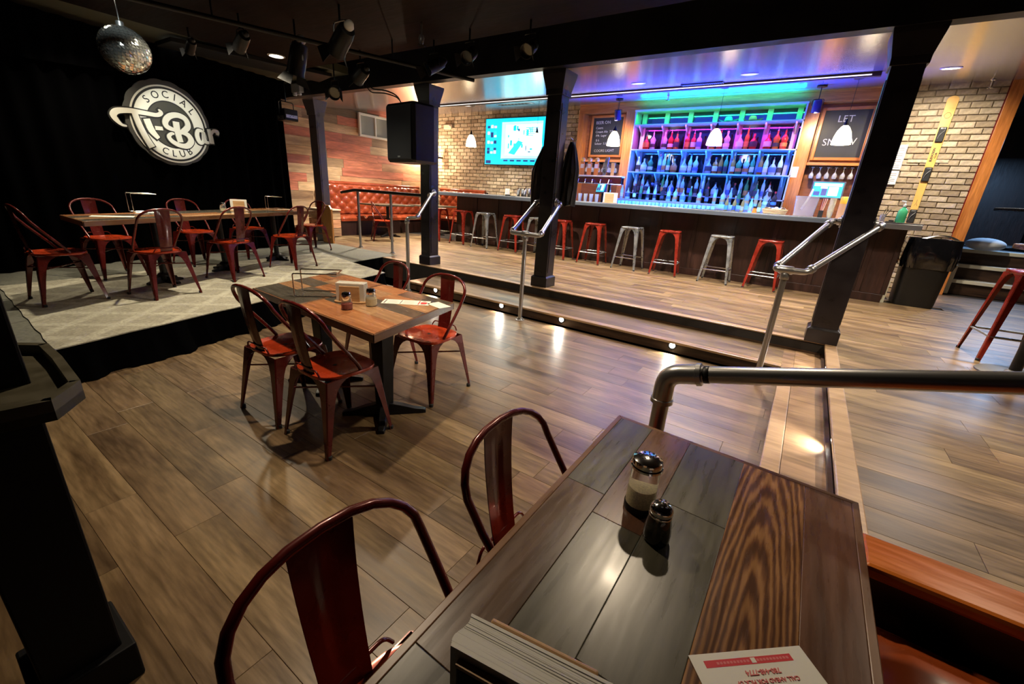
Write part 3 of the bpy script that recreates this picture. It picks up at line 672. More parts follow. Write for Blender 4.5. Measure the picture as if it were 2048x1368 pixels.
def quad_boards(t,quad,z,th,cols,axis,name='board',gap=.0002,ends=None):
    # quad: corners p00,p10,p11,p01 ; boards run along u (axis 0) or v (axis 1)
    P=[Vector(q) for q in quad]
    def at(u,v): return P[0]*(1-u)*(1-v)+P[1]*u*(1-v)+P[2]*u*v+P[3]*(1-u)*v
    for (a,b,mat,cuts) in cols:
        cs=[0]+list(cuts)+[1]
        for k in range(len(cs)-1):
            c,d=cs[k],cs[k+1]; m_=mat[k%len(mat)] if isinstance(mat,(list,tuple)) else mat
            uv=((c,a),(d,a),(d,b),(c,b)) if axis==0 else ((a,c),(b,c),(b,d),(a,d))
            q=[at(u,v) for u,v in uv]; cc=sum(q,Vector((0,0)))/4
            q=[p+(cc-p).normalized()*gap for p in q]; ang=math.atan2((P[1]-P[0]).y,(P[1]-P[0]).x)
            R_=Matrix.Rotation(-ang,2)
            ql=[tuple(R_@(p-cc)) for p in q]
            mb=MB().prism(ql,-th,0); o=mb.build(name,m_,t,bevel=.0015,loc=(cc.x-t.location.x,cc.y-t.location.y,z-t.location.z),rot=(0,0,ang))
def ped(t,x,y,z0,zt,ang=0,r=.038,spread=.30,name='pedestal'):
    p=MB(); p.tube([(x,y,z0+.05),(x,y,zt-.02)],r,4 if False else 14)
    b=MB()
    for k in range(4):
        a=ang+k*pi/2; d=Vector((cos(a),sin(a),0)); nn=Vector((-sin(a),cos(a),0)); rings=[]
        for s,h,wd in ((.02,.085,.034),(.12,.062,.030),(spread*.8,.036,.025),(spread,.03,.03),(spread+.03,.022,.02)):
            c=Vector((x,y,z0))+d*s; rings.append([tuple(c+nn*wd),tuple(c-nn*wd),tuple(c-nn*wd*.8+Vector((0,0,h))),tuple(c+nn*wd*.8+Vector((0,0,h)))])
        b.loft(rings)
    b.lathe([(.07,.04),(.07,.085),(.045,.11)],16,(x,y,z0))
    top=MB(); top.bx(x-.17,x+.17,y-.03,y+.03,zt-.02,zt-.001); top.bx(x-.03,x+.03,y-.17,y+.17,zt-.02,zt-.001)
    L=t.location
    for n_,m_ in (('column',p),('cross_foot',b),('top_bracket',top)):
        m_.v=[(a_-L.x,b_-L.y,c_-L.z) for a_,b_,c_ in m_.v]; m_.build(n_,M['dkmetal'],t,smooth=40,bevel=.003)
# near table
def edge_band(t,quad,z,th,wd=.02):
    P=[Vector(q) for q in quad]; c=sum(P,Vector((0,0)))/4
    for i in range(4):
        a,b=P[i],P[(i+1)%4]; d=(b-a).normalized(); n_=Vector((d.y,-d.x))
        if n_.dot(a-c)<0: n_=-n_
        q=[a,b,b+n_*wd+d*wd,a+n_*wd-d*wd]; ang=math.atan2(d.y,d.x); R_=Matrix.Rotation(-ang,2); cc=(a+b)/2
        MB().prism([tuple(R_@(p-cc)) for p in q],-th,0).build('edge_band',M['tedge_x'],t,bevel=.002,loc=(cc.x-t.location.x,cc.y-t.location.y,z-t.location.z),rot=(0,0,ang))
M['tedge_x']=wood('table_edge_band_x',[(.3,(.10,.042,.016)),(.7,(.20,.095,.04))],(1.3,13,13),.3,.1,0,.08)
q=[(-.365,.02),(.245,.02),(.252,1.235),(-.370,1.268)]
nt_=thing('dining_table','varnished dark plank table in the near corner holding the napkin box and menu','table',(-.06,.65,0))
quad_boards(nt_,q,.76,.036,[(0,.17,[M['tw1'],M['tw2'],M['tw1']],(.25,.68)),(.17,.36,[M['tw1'],M['tw1'],M['tw4']],(.30,.62)),(.36,.60,[M['tw1'],M['tw1'],M['tw1']],(.36,.74)),(.60,.84,M['tw3'],()),(.84,1,[M['tw1'],M['tw4']],(.50,))],1)
edge_band(nt_,q,.760,.040,.016)
ped(nt_,.0,.60,0,.722,pi/4,spread=.19)
# mid tables: two square plank tables pushed together
def mid_table(label,q,cols,px,py,cx,cy):
    mt=thing('dining_table',label,'table',(cx,cy,0)); quad_boards(mt,q,.745,.040,cols,0); edge_band(mt,q,.743,.045,.012)
    p=MB(); p.loft([[(px-cx+s*a,py-cy+r*b,z) for s,r in((-1,-1),(1,-1),(1,1),(-1,1))] for z,a,b in ((.04,.040,.040),(.40,.052,.045),(.69,.060,.050))]); p.build('column',M['dkmetal'],mt,bevel=.004)
    f=MB()
    for k in range(4):
        a_=pi/4+k*pi/2; d=Vector((cos(a_),sin(a_),0)); nn=Vector((-sin(a_),cos(a_),0)); rings=[]
        for s_,h,wd in ((.02,.085,.034),(.12,.062,.030),(.2,.036,.025),(.25,.03,.024),(.27,.022,.02)):
            c=Vector((px-cx,py-cy,0))+d*s_; rings.append([tuple(c+nn*wd),tuple(c-nn*wd),tuple(c-nn*wd*.8+Vector((0,0,h))),tuple(c+nn*wd*.8+Vector((0,0,h)))])
        f.loft(rings)
    f.build('cross_foot',M['dkmetal'],mt,smooth=40,bevel=.003)
    MB().bx(px-cx-.17,px-cx+.17,py-cy-.04,py-cy+.04,.69,.704).build('top_bracket',M['dkmetal'],mt)
mid_table('plank table of the middle pair, nearer the steps, holding the shakers and menu',[(-2.405,1.325),(-1.675,1.29),(-1.835,2.045),(-2.53,2.065)],[(0,.25,[M['tv1'],M['tv1']],(.5,)),(.25,.44,[M['tv2'],M['tv3'],M['tv3']],(.30,.66)),(.44,.60,[M['tv2'],M['tv2']],(.45,)),(.60,.82,[M['tv3'],M['tv1'],M['tv3']],(.35,.62)),(.82,1,[M['tv1'],M['tv2']],(.40,))],-2.07,1.655,-2.1,1.68)
mid_table('plank table of the middle pair, nearer the stage, under the wire stands',[(-2.985,1.36),(-2.435,1.335),(-2.56,2.065),(-3.165,2.085)],[(0,.25,[M['tv2'],M['tv2']],(.6,)),(.25,.42,[M['tv3'],M['tv2']],(.45,)),(.42,.62,[M['tv2'],M['tv1']],(.5,)),(.62,.82,[M['tv1'],M['tv3']],(.35,)),(.82,1,[M['tv2'],M['tv1']],(.25,))],-2.80,1.70,-2.8,1.71)
# stage table
q=[(-5.15,1.04),(-6.52,4.02),(-7.14,3.78),(-5.84,1.04)]
sb=thing('dining_table','long plank table on the stage rug with four chairs showing their backs','table',(-6.02,2.45,Z2+.013))
quad_boards(sb,q,Z2+.763,.040,[(0,.25,[M['tv2'],M['tv3'],M['tv2']],(.3,.6)),(.25,.5,[M['tv3'],M['tv1'],M['tv2'],M['tv1']],(.2,.5,.8)),(.5,.75,[M['tv2'],M['tv2'],M['tv3']],(.35,.7)),(.75,1,[M['tv1'],M['tv2'],M['tv1']],(.25,.65))],0)
edge_band(sb,q,Z2+.762,.044,.012)
for x,y in ((-5.93,1.75),(-6.32,2.55),(-6.72,3.45)): ped(sb,x,y,Z2+.013,Z2+.72,.35,.034,.17)
# sofa tables
sf=thing('dining_table','small dark table in front of the tufted sofa, behind the pipe railing','table',(-8.75,7.35,Z2))
MB().bx(-.36,.36,-.55,.55,.735,.77).build('table_top',M['tw1'],sf,bevel=.004); ped(sf,-8.75,7.35,Z2,Z2+.735,.3)
sf2=dup(sf,(-8.55,8.75,Z2),0,'second small sofa table, glimpsed right of the loudspeaker post')
# high table with round base at the right
ht=thing('high_table','round grey floor plate and black column of a high table on the raised floor','table',(1.72,5.18,Z2))
MB().lathe([(.235,0),(.235,.012),(.22,.022),(.06,.03),(.04,.05)],40).build('base_plate',plain('grey_base_plate',(.09,.085,.075),.5,.3),ht,smooth=40)
MB().tube([(0,0,.03),(0,0,1.03)],.038,16).build('column',M['dkmetal'],ht,smooth=50)
MB().lathe([(.30,1.03),(.32,1.035),(.32,1.065),(.31,1.07)],36).build('table_top',M['tw2'],ht,smooth=40)
# booth in the near right corner
bt=thing('booth_bench','varnished orange-topped booth with brown leather seat beside the near table','bench',(.75,1.0,0))
MB().bx(-.43,.90,.235,.383,.565,.605).build('back_cap',M['ledge'],bt,bevel=.012)
MB().bx(-.42,.90,.255,.350,0,.565).build('back_panel',M['post'],bt)
def cush(u,v): x=-.42+1.3*u; y=-.75+.98*v; e=min(u*1.3,(1-u)*1.3,v,1-v); return (x,y,.44+.055*min(1,e/.12)**.5)
cb=MB().grid(cush,26,20); cb.bx(-.42,.88,-.75,.23,.36,.44); cb.build('seat_cushion',M['leatherdk'],bt,smooth=50)
MB().bx(-.40,.86,-.72,.21,0,.36).build('seat_box',M['post'],bt)
MB().bx(.16,.22,.0,.45,.60,.95).build('end_panel',M['ledge'],bt,bevel=.01) if False else None
# ------------------------------------------------------------------ bar counter
BT=1.385
bc_=thing('bar_counter','long L-shaped bar with blue-grey laminate top and dark panelled front','bar counter',(-3,8.2,Z2))
def rel(mb,t): L=t.location; mb.v=[(a-L.x,b-L.y,c-L.z) for a,b,c in mb.v]; return mb
rel(MB().bx(-7.72,.55,7.88,8.60,BT-.012,BT),bc_).build('counter_top',M['counter'],bc_,bevel=.003)
rel(MB().bx(-7.72,.55,7.875,8.60,BT-.075,BT-.013),bc_).build('counter_edge',M['counteredge'],bc_,bevel=.004)
rel(MB().bx(-7.72,-7.02,8.60,YB-.03,BT-.075,BT),bc_).build('counter_return',M['counter'],bc_,bevel=.004)
rel(MB().bx(.553,1.24,7.885,8.60,BT-.085,BT-.012),bc_).build('counter_flap',plain('brushed_flap',(.30,.30,.31),.3,.8),bc_,bevel=.004)
rel(MB().bx(.553,1.245,7.88,8.60,BT-.011,BT+.002),bc_).build('flap_top',M['post'],bc_,bevel=.002)
x=-7.25
while x<1.1:
    x1=min(x+.62,1.12); g=MB(); g.bx(x+.004,x1-.004,8.22,8.25,Z2+.12,BT-.08); rel(g,bc_).build('front_panel',M['barpanel'],bc_,bevel=.004)
    rel(MB().bx(x1-.03,x1+.03,8.205,8.22,Z2+.12,BT-.08),bc_).build('front_batten',M['barpanel'],bc_,bevel=.003); x+=.62
rel(MB().bx(-7.25,1.12,8.20,8.26,Z2,Z2+.12),bc_).build('kick_board',M['barpanel'],bc_,bevel=.004)
rel(MB().bx(-7.25,-7.2,8.24,YB-.04,Z2,BT-.08).bx(1.07,1.12,8.24,8.56,Z2,BT-.08),bc_).build('end_panel',M['barpanel'],bc_)
rel(MB().bx(-6.95,.45,8.62,8.64,Z2+.1,BT-.08),bc_).build('rear_panel',M['barpanel'],bc_)
rel(MB().bx(1.12,1.17,8.27,8.5,Z2,Z2+.32),bc_).build('end_board',M['nose'],bc_)
# ------------------------------------------------------------------ back bar
bb=thing('back_bar','tall orange wood back bar with lit white shelves full of bottles','back bar',(-2.1,9.95,Z2))
def B(n,mb,m,par=None,**k): return rel(mb,bb).build(n,m,par or bb,**k)
M['shelfwhite']=plain('white_gloss_shelf',(.42,.42,.45),.25)
M['mirror']=plain('bar_mirror',(.10,.12,.16),.06,.9)
M['niche']=wood('brown_niche_board',[(.3,(.16,.055,.02)),(.7,(.32,.12,.045))],(1.2,12,12),.4,.08,0)
B('fascia',MB().bx(-5.0,.62,9.88,10.15,3.27,3.50),M['orangex'],bevel=.006)
B('fascia_lip',MB().bx(-5.0,.62,9.85,9.88,3.44,3.475),M['orangex'],bevel=.004)
for a,b_ in ((-5.0,-4.86),(-3.86,-3.62),(-.52,-.32),(.50,.62)): B('stile',MB().bx(a,b_,9.86,10.15,Z2,3.27),M['orange'],bevel=.005)
for a,b_ in ((-4.86,-3.86),(-.32,.50)):
    B('board_backing',MB().bx(a,b_,10.08,10.15,2.30,3.27),M['niche'])
    B('niche_back',MB().bx(a,b_,10.10,10.15,1.1,2.28),M['niche'])
    B('niche_rail',MB().bx(a,b_,9.90,10.12,2.255,2.30),M['orangex'],bevel=.004)
# shelf unit
X0,X1=-3.60,-.53; SZ=[1.63,2.06,2.505,2.985]; TOP=3.235
B('mirror_panel',MB().bx(X0,X1,10.10,10.15,1.25,TOP),M['mirror'])
B('top_board',MB().bx(X0-.02,X1+.02,9.72,10.12,TOP,TOP+.03),M['shelfwhite'],bevel=.004)
for k,z in enumerate(SZ): B('shelf',MB().bx(X0,X1,9.70,10.10,z-.022,z),M['shelfwhite'],bevel=.004)
for k in range(7):
    xx=X0+.10+(X1-X0-.2)*k/6
    for a,b_ in ((1.25,SZ[0]-.022),(SZ[0],SZ[1]-.022),(SZ[1],SZ[2]-.022),(SZ[2],SZ[3]-.022),(SZ[3],TOP)):
        B('upright',MB().bx(xx-.045,xx+.045,10.045,10.10,a,b_),M['shelfwhite'])
        if a in SZ[:3] :
            br=MB(); yz=[(9.78,b_),(9.80,b_-.03),(9.95,b_-.12),(10.04,b_-.17),(10.045,b_)]
            br.loft([[(xx+s*.012,y,z) for y,z in yz] for s in(-1,1)]); B('shelf_bracket',br,M['shelfwhite'])
for xx in (X0,X1):
    for a,b_ in ((1.25,SZ[0]-.022),(SZ[0],SZ[1]-.022),(SZ[1],SZ[2]-.022),(SZ[2],SZ[3]-.022),(SZ[3],TOP)): B('side_board',MB().bx(xx-.012,xx+.012,9.73,10.10,a,b_),M['shelfwhite'])
B('back_counter',MB().bx(-4.86,.50,9.30,10.10,1.08,1.12),M['counter'],bevel=.004)
B('base_cabinet',MB().bx(-4.86,.50,9.36,10.08,Z2,1.08),M['barpanel'])
B('bottle_step',MB().bx(-3.70,-.50,9.46,9.68,1.12,1.49),M['shelfwhite'],bevel=.004)
B('bottle_step',MB().bx(-3.85,-.45,9.30,9.45,1.12,1.36),M['shelfwhite'],bevel=.004)
# chalkboards
M['slate']=plain('chalkboard_slate',(.018,.020,.019),.6,noise=.35,nscale=3)
M['chalk']=plain('chalk',(.42,.42,.40),.9)
def chalkboard(x0,x1,z0,z1,label,lines):
    t=thing('chalkboard',label,'chalkboard',((x0+x1)/2,10.078,(z0+z1)/2)); a=(x1-x0)/2; b=(z1-z0)/2
    MB().bx(-a,a,-.02,0,-b,b).build('slate',M['slate'],t)
    for m_ in (MB().bx(-a-.05,-a,-.05,0,-b-.05,b+.05),MB().bx(a,a+.05,-.05,0,-b-.05,b+.05)): m_.build('frame_bar',M['orange'],t,bevel=.006)
    for m_ in (MB().bx(-a,a,-.05,0,b,b+.05),MB().bx(-a,a,-.05,0,-b-.05,-b)): m_.build('frame_bar',M['orangex'],t,bevel=.006)
    for s,x,z,sz in lines:
        text(MB(),s,sz*.80,frame((x,-.0215,z),(1,.0,.02 if len(s)>3 else 0),(0,0,1)),0,.0).build('chalk_writing',M['chalk'],t)
    return t
chalkboard(-4.70,-3.98,2.42,3.20,'chalkboard listing drinks under a narrow spot lamp, left of the bottle shelves',
  [('BEER ON',-.12,.29,.11),('Coors',-.20,.18,.085),('Cream Ale  7.00',-.06,.10,.085),('IPA  Lager',-.14,.02,.08),('$ 6',-.22,-.08,.08),('Seltzer  5.50',-.12,-.15,.08),('COORS LIGHT',-.03,-.30,.095)])
chalkboard(-.24,.43,2.40,3.16,'chalkboard with LET IT SNOW in chalk, left of the corner post',
  [('LET',-.01,.24,.19),('IT',-.0,.06,.17),('SNOW',-.02,-.13,.20)])
# ------------------------------------------------------------------ bottles
def glass(n,c,tr=.45,r=.08): return plain(n,c,r,0,trans=tr,ior=1.45)
GM=[glass('clear_glass',(.85,.9,.92)),glass('amber_spirit',(.62,.20,.03),.35),glass('pale_glass',(.7,.85,.9)),glass('green_glass',(.10,.32,.10),.4),glass('dark_glass',(.05,.03,.03),.2),glass('red_spirit',(.60,.05,.03),.35)]
CAPM=[plain('black_cap',(.02,.02,.02),.4),plain('silver_cap',(.6,.6,.6),.3,.8),plain('red_cap',(.5,.03,.02),.4),plain('cork',(.45,.30,.16),.8)]
LBM=[plain('white_label',(.75,.73,.68),.6),plain('dark_label',(.05,.04,.05),.5),plain('orange_label',(.65,.22,.05),.5),plain('blue_label',(.10,.16,.45),.5)]
PR={'tall':[(.034,0),(.036,.01),(.036,.19),(.030,.215),(.014,.245),(.0125,.305)],
 'square':[(.044,0),(.046,.01),(.046,.155),(.040,.18),(.016,.205),(.0145,.262)],
 'squat':[(.050,0),(.056,.02),(.060,.08),(.054,.13),(.030,.165),(.015,.185),(.0145,.23)],
 'wine':[(.036,0),(.037,.01),(.037,.18),(.028,.215),(.014,.25),(.0135,.315)],
 'slim':[(.028,0),(.029,.01),(.029,.22),(.020,.25),(.012,.27),(.0115,.335)],
 'flask':[(.048,0),(.05,.01),(.042,.12),(.052,.17),(.030,.205),(.0135,.23),(.013,.28)]}
HT={k:v[-1][1] for k,v in PR.items()}
proto={}
def bottle(kind,g,cp,lb,label,loc,s=1.12,group=None,pour=False):
    key=(kind,g,cp,lb,pour)
    if key not in proto:
        seg=12 if kind!='square' else 8
        b=MB().lathe(PR[kind],seg).mesh('glass_body',GM[g],45)
        h=HT[kind]; c=MB()
        if pour: c.lathe([(.012,h),(.012,h+.015),(.004,h+.02),(.0035,h+.055)],8)
        else: c.lathe([(.0165,h-.022),(.0165,h+.012),(.015,h+.014)],10)
        c=c.mesh('cap',CAPM[cp],45)
        r=max(p[0] for p in PR[kind][:3])+.0012; z0=.045; z1=.125 if kind!='flask' else .1
        l=MB().lathe([(r,z0),(r,z1)],seg,cap=False).mesh('label',LBM[lb],45)
        proto[key]=(b,c,l)
    b,c,l=proto[key]
    o=bpy.data.objects.new('bottle',b); COL.objects.link(o); o.location=loc; o.scale=(s,s,s); tag(o,label,'bottle',group)
    for m_,n in ((c,'cap'),(l,'bottle_label')):
        q=bpy.data.objects.new(n,m_); COL.objects.link(q); q.parent=o
    return o
ORD=['first','second','third','fourth','fifth','sixth','seventh','eighth','ninth','tenth','eleventh','twelfth','thirteenth','fourteenth','fifteenth','sixteenth','seventeenth','eighteenth','nineteenth','twentieth','twenty-first','twenty-second','twenty-third','twenty-fourth','twenty-fifth','twenty-sixth']
rn=random.Random(21)
def row(xs,z,y,desc,grp,kinds,gl,pour=.5,s=1.12):
    bk_=[X0+.10+(X1-X0-.2)*k/6 for k in range(7)] if y>9.7 else []
    edge_x=-99; i=-1
    for x in sorted(xs):
        k=rn.choice(kinds); rad=max(p[0] for p in PR[k])*s+.004
        x=max(x,edge_x+rad)
        for q_ in bk_:
            if abs(x-q_)<.014+rad: x=max(q_+.014+rad,edge_x+rad)
        if x+rad>X1-.02: break
        edge_x=x+rad; i+=1
        g=rn.choice(gl)
        gw={0:'clear',1:'amber',2:'pale',3:'green',4:'dark',5:'red'}[g]
        bottle(k,g,rn.randrange(4),rn.randrange(4),'%s bottle, %s from the left %s'%(gw,ORD[i],desc),(x,y+rn.uniform(-.02,.02),z+.0008),s,grp,rn.random()<pour and k not in('slim','wine'))
f=lambda px: (px-1240*0)
XM=lambda p: -3.60+(p-1271)/(1605-1271)*3.07
row([XM(p) for p in (1301,1309,1317,1341,1350,1358,1364,1383,1392,1402,1419,1445,1452,1466,1488,1512,1520,1544,1558)],SZ[2],9.86,'on the magenta-lit shelf','bottles on the magenta shelf',['square','squat','tall','flask'],[0,1,1,5,0],.6,1.15)
row([XM(p) for p in (1288,1296,1306,1318,1330,1337,1347,1358,1366,1376,1384,1394,1404,1412,1433,1452,1474,1480,1502,1530,1552,1574)],SZ[1],9.86,'on the blue-lit middle shelf','bottles on the middle shelf',['square','squat','tall','wine','flask'],[0,2,2,0,1,3],.5,1.12)
row([XM(p) for p in (1262,1278,1290,1303,1318,1330,1343,1356,1374,1389,1400,1416,1430,1440,1454,1470,1486,1500,1516,1532,1548,1560,1574)],SZ[0],9.88,'on the lowest cyan-lit shelf','bottles on the lowest shelf',['wine','tall','slim','squat'],[2,0,3,4,2],.3,1.12) if False else row([XM(p) for p in (1279,1290,1303,1318,1330,1343,1356,1374,1389,1400,1416,1430,1440,1454,1470,1486,1500,1516,1532,1548,1560,1574,1590)],SZ[0],9.86,'on the lowest cyan-lit shelf','bottles on the lowest shelf',['wine','tall','slim','squat'],[2,0,3,4,2],.3,1.12)
row([-3.62+.148*i+rn.uniform(-.02,.02) for i in range(21)],1.49,9.58,'on the raised step below the shelves','bottles on the upper step',['tall','squat','wine','flask'],[0,2,2,4,3],.5,.95)
# small upturned glasses in rows along the bar-back
tm=MB().lathe([(.026,0),(.030,.002),(.034,.085),(.031,.085),(.027,.008),(.001,.008)],12).mesh('tumbler',glass('tumbler_glass',(.8,.9,.95),.6,.05),45)
for r_ in range(2):
    for i in range(26):
        o=bpy.data.objects.new('tumbler',tm); COL.objects.link(o); o.location=(-3.72+i*.083,9.338+r_*.072,1.3608)
        tag(o,'small clear tumbler, %s in the %s row below the blue-lit bottles'%(ORD[i],['front','rear'][r_]),'glass','tumblers along the bar back')
row([-1.42+.14*i for i in range(7)],1.36,9.38,'in the front row right of the tumblers','bottles in the front row',['tall','wine','squat'],[4,1,2,5],.5,.9)
# hats on the top shelf
def hat(x,c,label,mirror=1):
    t=thing('cowboy_hat',label,'hat',(x,9.86,SZ[3]))
    m_=plain('hat_felt',c,.8); t_=MB()
    t_.grid(lambda u,v:((.04+.10*v)*1.15*cos(2*pi*u)*1.1,(.035+.085*v)*sin(2*pi*u),.012+.055*v*v*abs(cos(2*pi*u))**2),28,5); t_.build('brim',m_,t,smooth=60)
    MB().lathe([(.072,.008),(.070,.05),(.062,.085),(.045,.105),(.02,.098),(.001,.092)],18).build('crown',m_,t,smooth=60)
    MB().lathe([(.074,.012),(.0735,.032)],18,cap=False).build('hat_band',plain('hat_band',(.03,.02,.02),.6),t)
hat(-1.78,(.10,.40,.36),'teal cowboy hat on the green-lit top shelf'); hat(-1.36,(.40,.12,.10),'reddish cowboy hat on the green-lit top shelf')
# hanging wine glasses
wg=MB().lathe([(.030,0),(.030,-.003),(.004,-.008),(.0035,-.07),(.012,-.085),(.036,-.12),(.039,-.15),(.032,-.185),(.030,-.185),(.037,-.15),(.034,-.122),(.010,-.088),(.001,-.08)],12).mesh('wine_glass',glass('stemware',(.9,.9,.9),.75,.03),45)
for x0,x1,side in ((-4.78,-3.94,'left'),(-.26,.44,'right')):
    rk=thing('glass_rack','dark metal stemware rack under the %s-hand chalkboard'%side if False else 'dark stemware rack under the %s chalkboard'%('drinks list' if side=='left' else 'LET IT SNOW'),'rack',((x0+x1)/2,9.98,2.25))
    n=6
    for k in range(n+1):
        xx=x0+(x1-x0)*k/n-(x0+x1)/2; MB().bx(xx-.012,xx+.012,-.08,.10,-.035,-.028).bx(xx-.002,xx+.002,-.08,.10,-.03,0).build('rail',M['dkmetal'],rk)
    for k in range(n):
        for j in range(2):
            o=bpy.data.objects.new('wine_glass',wg); COL.objects.link(o); o.location=(x0+(x1-x0)*(k+.5)/n,9.95+j*.085,2.25-.025)
            tag(o,'hanging wine glass, %s slot, %s, under the %s chalkboard'%(ORD[k],['front','rear'][j],'drinks list' if side=='left' else 'LET IT SNOW'),'glass','hanging wine glasses')
# ------------------------------------------------------------------ screens
def ui(t,w_,h,y,rects):
    for (x,z,a,b,m_) in rects: MB().bx((x-.5)*w_,(x-.5+a)*w_,y-.0015,y,(z-.5)*h,(z-.5+b)*h).build('screen_block',m_,t)
SM={'bg':plain('scr_cyan',(.02,.42,.62),.3,emit=.75,ecol=(.0,.42,.66)),'lt':plain('scr_light',(.6,.9,.95),.3,emit=.55,ecol=(.35,.85,.95)),'dk':plain('scr_navy',(.03,.05,.2),.3,emit=.25,ecol=(.03,.06,.3)),'md':plain('scr_teal',(.02,.5,.55),.3,emit=.9,ecol=(.02,.5,.6)),'wh':plain('scr_white',(.8,.85,.85),.3,emit=.32),'pk':plain('scr_pink',(.6,.35,.5),.3,emit=.8)}
tv=thing('television','large wall television showing a cyan market page, left of the coat post','television',(-6.95,10.13,2.73)); W,Hh=1.86,1.12
MB().bx(-W/2-.02,W/2+.02,-.05,.02,-Hh/2-.02,Hh/2+.02).build('bezel',M['rubber'],tv,bevel=.008)
MB().bx(-W/2,W/2,-.053,-.05,-Hh/2,Hh/2).build('screen',SM['bg'],tv)
rc=[(.29,.12,.68,.80,SM['lt']),(.36,.20,.60,.66,SM['wh']),(.02,.02,.09,.07,SM['dk']),(.30,.125,.68,.012,SM['dk'])]
for k,z in enumerate((.80,.66,.60,.46,.32,.24)):
    for i in range(3): rc.append((.035+i*.06,z,.045,.05+.02*((k+i)%2),[SM['dk'],SM['wh'],SM['pk'],SM['dk'],SM['md']][(k*2+i)%5]))
for k in range(5): rc.append((.34+k*.115,.07,.075,.035,SM['dk']))
rq=random.Random(5)
for k in range(26): rc.append((.40+rq.random()*.5,.24+rq.random()*.52,.012+.03*rq.random(),.02+.10*rq.random(),[SM['md'],SM['bg'],SM['dk'],SM['md']][k%4]))
for k in range(5): rc.append((.70,.62+k*.04,.2,.012,SM['md']))
ui(tv,W,Hh,-.0535,[r for r in rc[:2]]); ui(tv,W,Hh,-.0555,rc[2:])
pg=MB(); pg.add([(-.15,-.0575,-.28),(.05,-.0575,-.32),(.30,-.0575,-.02),(.15,-.0575,.03)],[(0,1,2,3)]); pg.build('screen_block',SM['md'],tv)
MB().bx(-.2,.2,.02,.05,-.2,.2).build('wall_bracket',M['dkmetal'],tv)
def pos(loc,rz,label,tilt=.25):
    t=thing('register_screen',label,'monitor',loc,rz); R_=Matrix.Rotation(-tilt,4,'X')
    MB().bx(-.24,.24,-.02,.03,-.15,.15,R_).build('housing',plain('pos_housing',(.05,.06,.10),.4),t,bevel=.01)
    MB().bx(-.215,.215,-.0225,-.02,-.125,.125,R_).build('screen',SM['bg'],t)
    for (x,z,a,b,m_) in ((-.2,.06,.4,.05,SM['lt']),(.02,-.10,.14,.15,SM['lt']),(-.19,-.10,.09,.07,SM['dk']),(-.08,-.10,.08,.12,SM['dk']),(-.10,.02,.1,.03,SM['wh']),(-.19,-.01,.07,.05,SM['md'])): MB().bx(x,x+a,-.0245,-.023,z,z+b,R_).build('screen_block',m_,t)
    MB().lathe([(.10,-loc[2]+1.1215),(.10,-loc[2]+1.14),(.03,-loc[2]+1.16),(.03,-.10)],16,(0,.03,0)).build('stand',M['dkmetal'],t,smooth=50)
pos((.10,9.62,1.83),0,'touch register screen glowing blue below the LET IT SNOW board')
pos((-4.1,9.60,1.72),-.75,'touch register screen turned aside behind the beer taps')
# ------------------------------------------------------------------ beer tower
bt_=thing('beer_tower','steel beer tower with five tap handles behind the bar','beer tap',(-3.95,8.78,1.12))
MB().bx(-.62,.62,-.07,.07,.62,.76).build('tower_box',M['chrome'],bt_,bevel=.01)
MB().bx(-.63,.63,-.09,.09,.76,.785).build('tower_top',plain('white_tower_top',(.7,.68,.62),.4),bt_,bevel=.005)
MB().bx(-.61,.61,-.075,-.07,.64,.74).build('front_strip',plain('dark_strip',(.06,.01,.01),.3),bt_)
for s in (-.45,.35): MB().tube([(s,0,0),(s,0,.62)],.04,14).build('tower_leg',M['chrome'],bt_,smooth=60)
TO=plain('orange_tap',(.75,.27,.06),.35); 
for k,(x,m_) in enumerate(((-.30,TO),(-.14,TO),(.02,TO),(.20,M['grey']),(.38,plain('tan_tap',(.6,.38,.16),.4)))):
    a=MB()
    if k<3:
        a.loft([[(x+s*w_,q*.02,z) for s,q in((-1,-1),(1,-1),(1,1),(-1,1))] for z,w_ in((.785,.030),(.80,.046),(1.02,.040),(1.04,.03))]); o=a.build('tap_handle',m_,bt_,bevel=.004)
        MB().sphere((x,0,1.085),.045,14,8).build('tap_finial',plain('gold_finial',(.75,.48,.10),.3),o,smooth=60)
        MB().bx(x-.036,x+.036,-.023,-.021,.92,1.0).build('badge',LBM[0],o)
    elif k==3: a.loft([[(x+s*w_+o_,q*.02,z) for s,q in((-1,-1),(1,-1),(1,1),(-1,1))] for z,w_,o_ in((.785,.02,0),(.90,.045,.01),(1.10,.04,.04),(1.14,.02,.06))]); a.build('tap_handle',m_,bt_,bevel=.004)
    else: a.loft([[(x+s*w_,q*.02,z) for s,q in((-1,-1),(1,-1),(1,1),(-1,1))] for z,w_ in((.785,.03),(1.03,.038))]); a.build('tap_handle',m_,bt_,bevel=.004)
    f_=MB().tube([(x,-.07,.70),(x,-.13,.70),(x,-.15,.62)],.012,8); f_.build('spout',M['chrome'],bt_,smooth=60)
# glasses and shakers below the taps
pm=MB().lathe([(.028,0),(.030,.002),(.042,.15),(.039,.15),(.028,.01),(.001,.01)],14).mesh('pint_glass',glass('pint_glass_m',(.75,.85,.95),.6,.05),45)
for i in range(6):
    o=bpy.data.objects.new('pint_glass',pm); COL.objects.link(o); o.location=(-4.35+.125*i,8.50,BT); tag(o,'pint glass on the bar below the taps, %s from the coat post'%ORD[i],'glass','pint glasses below the taps')
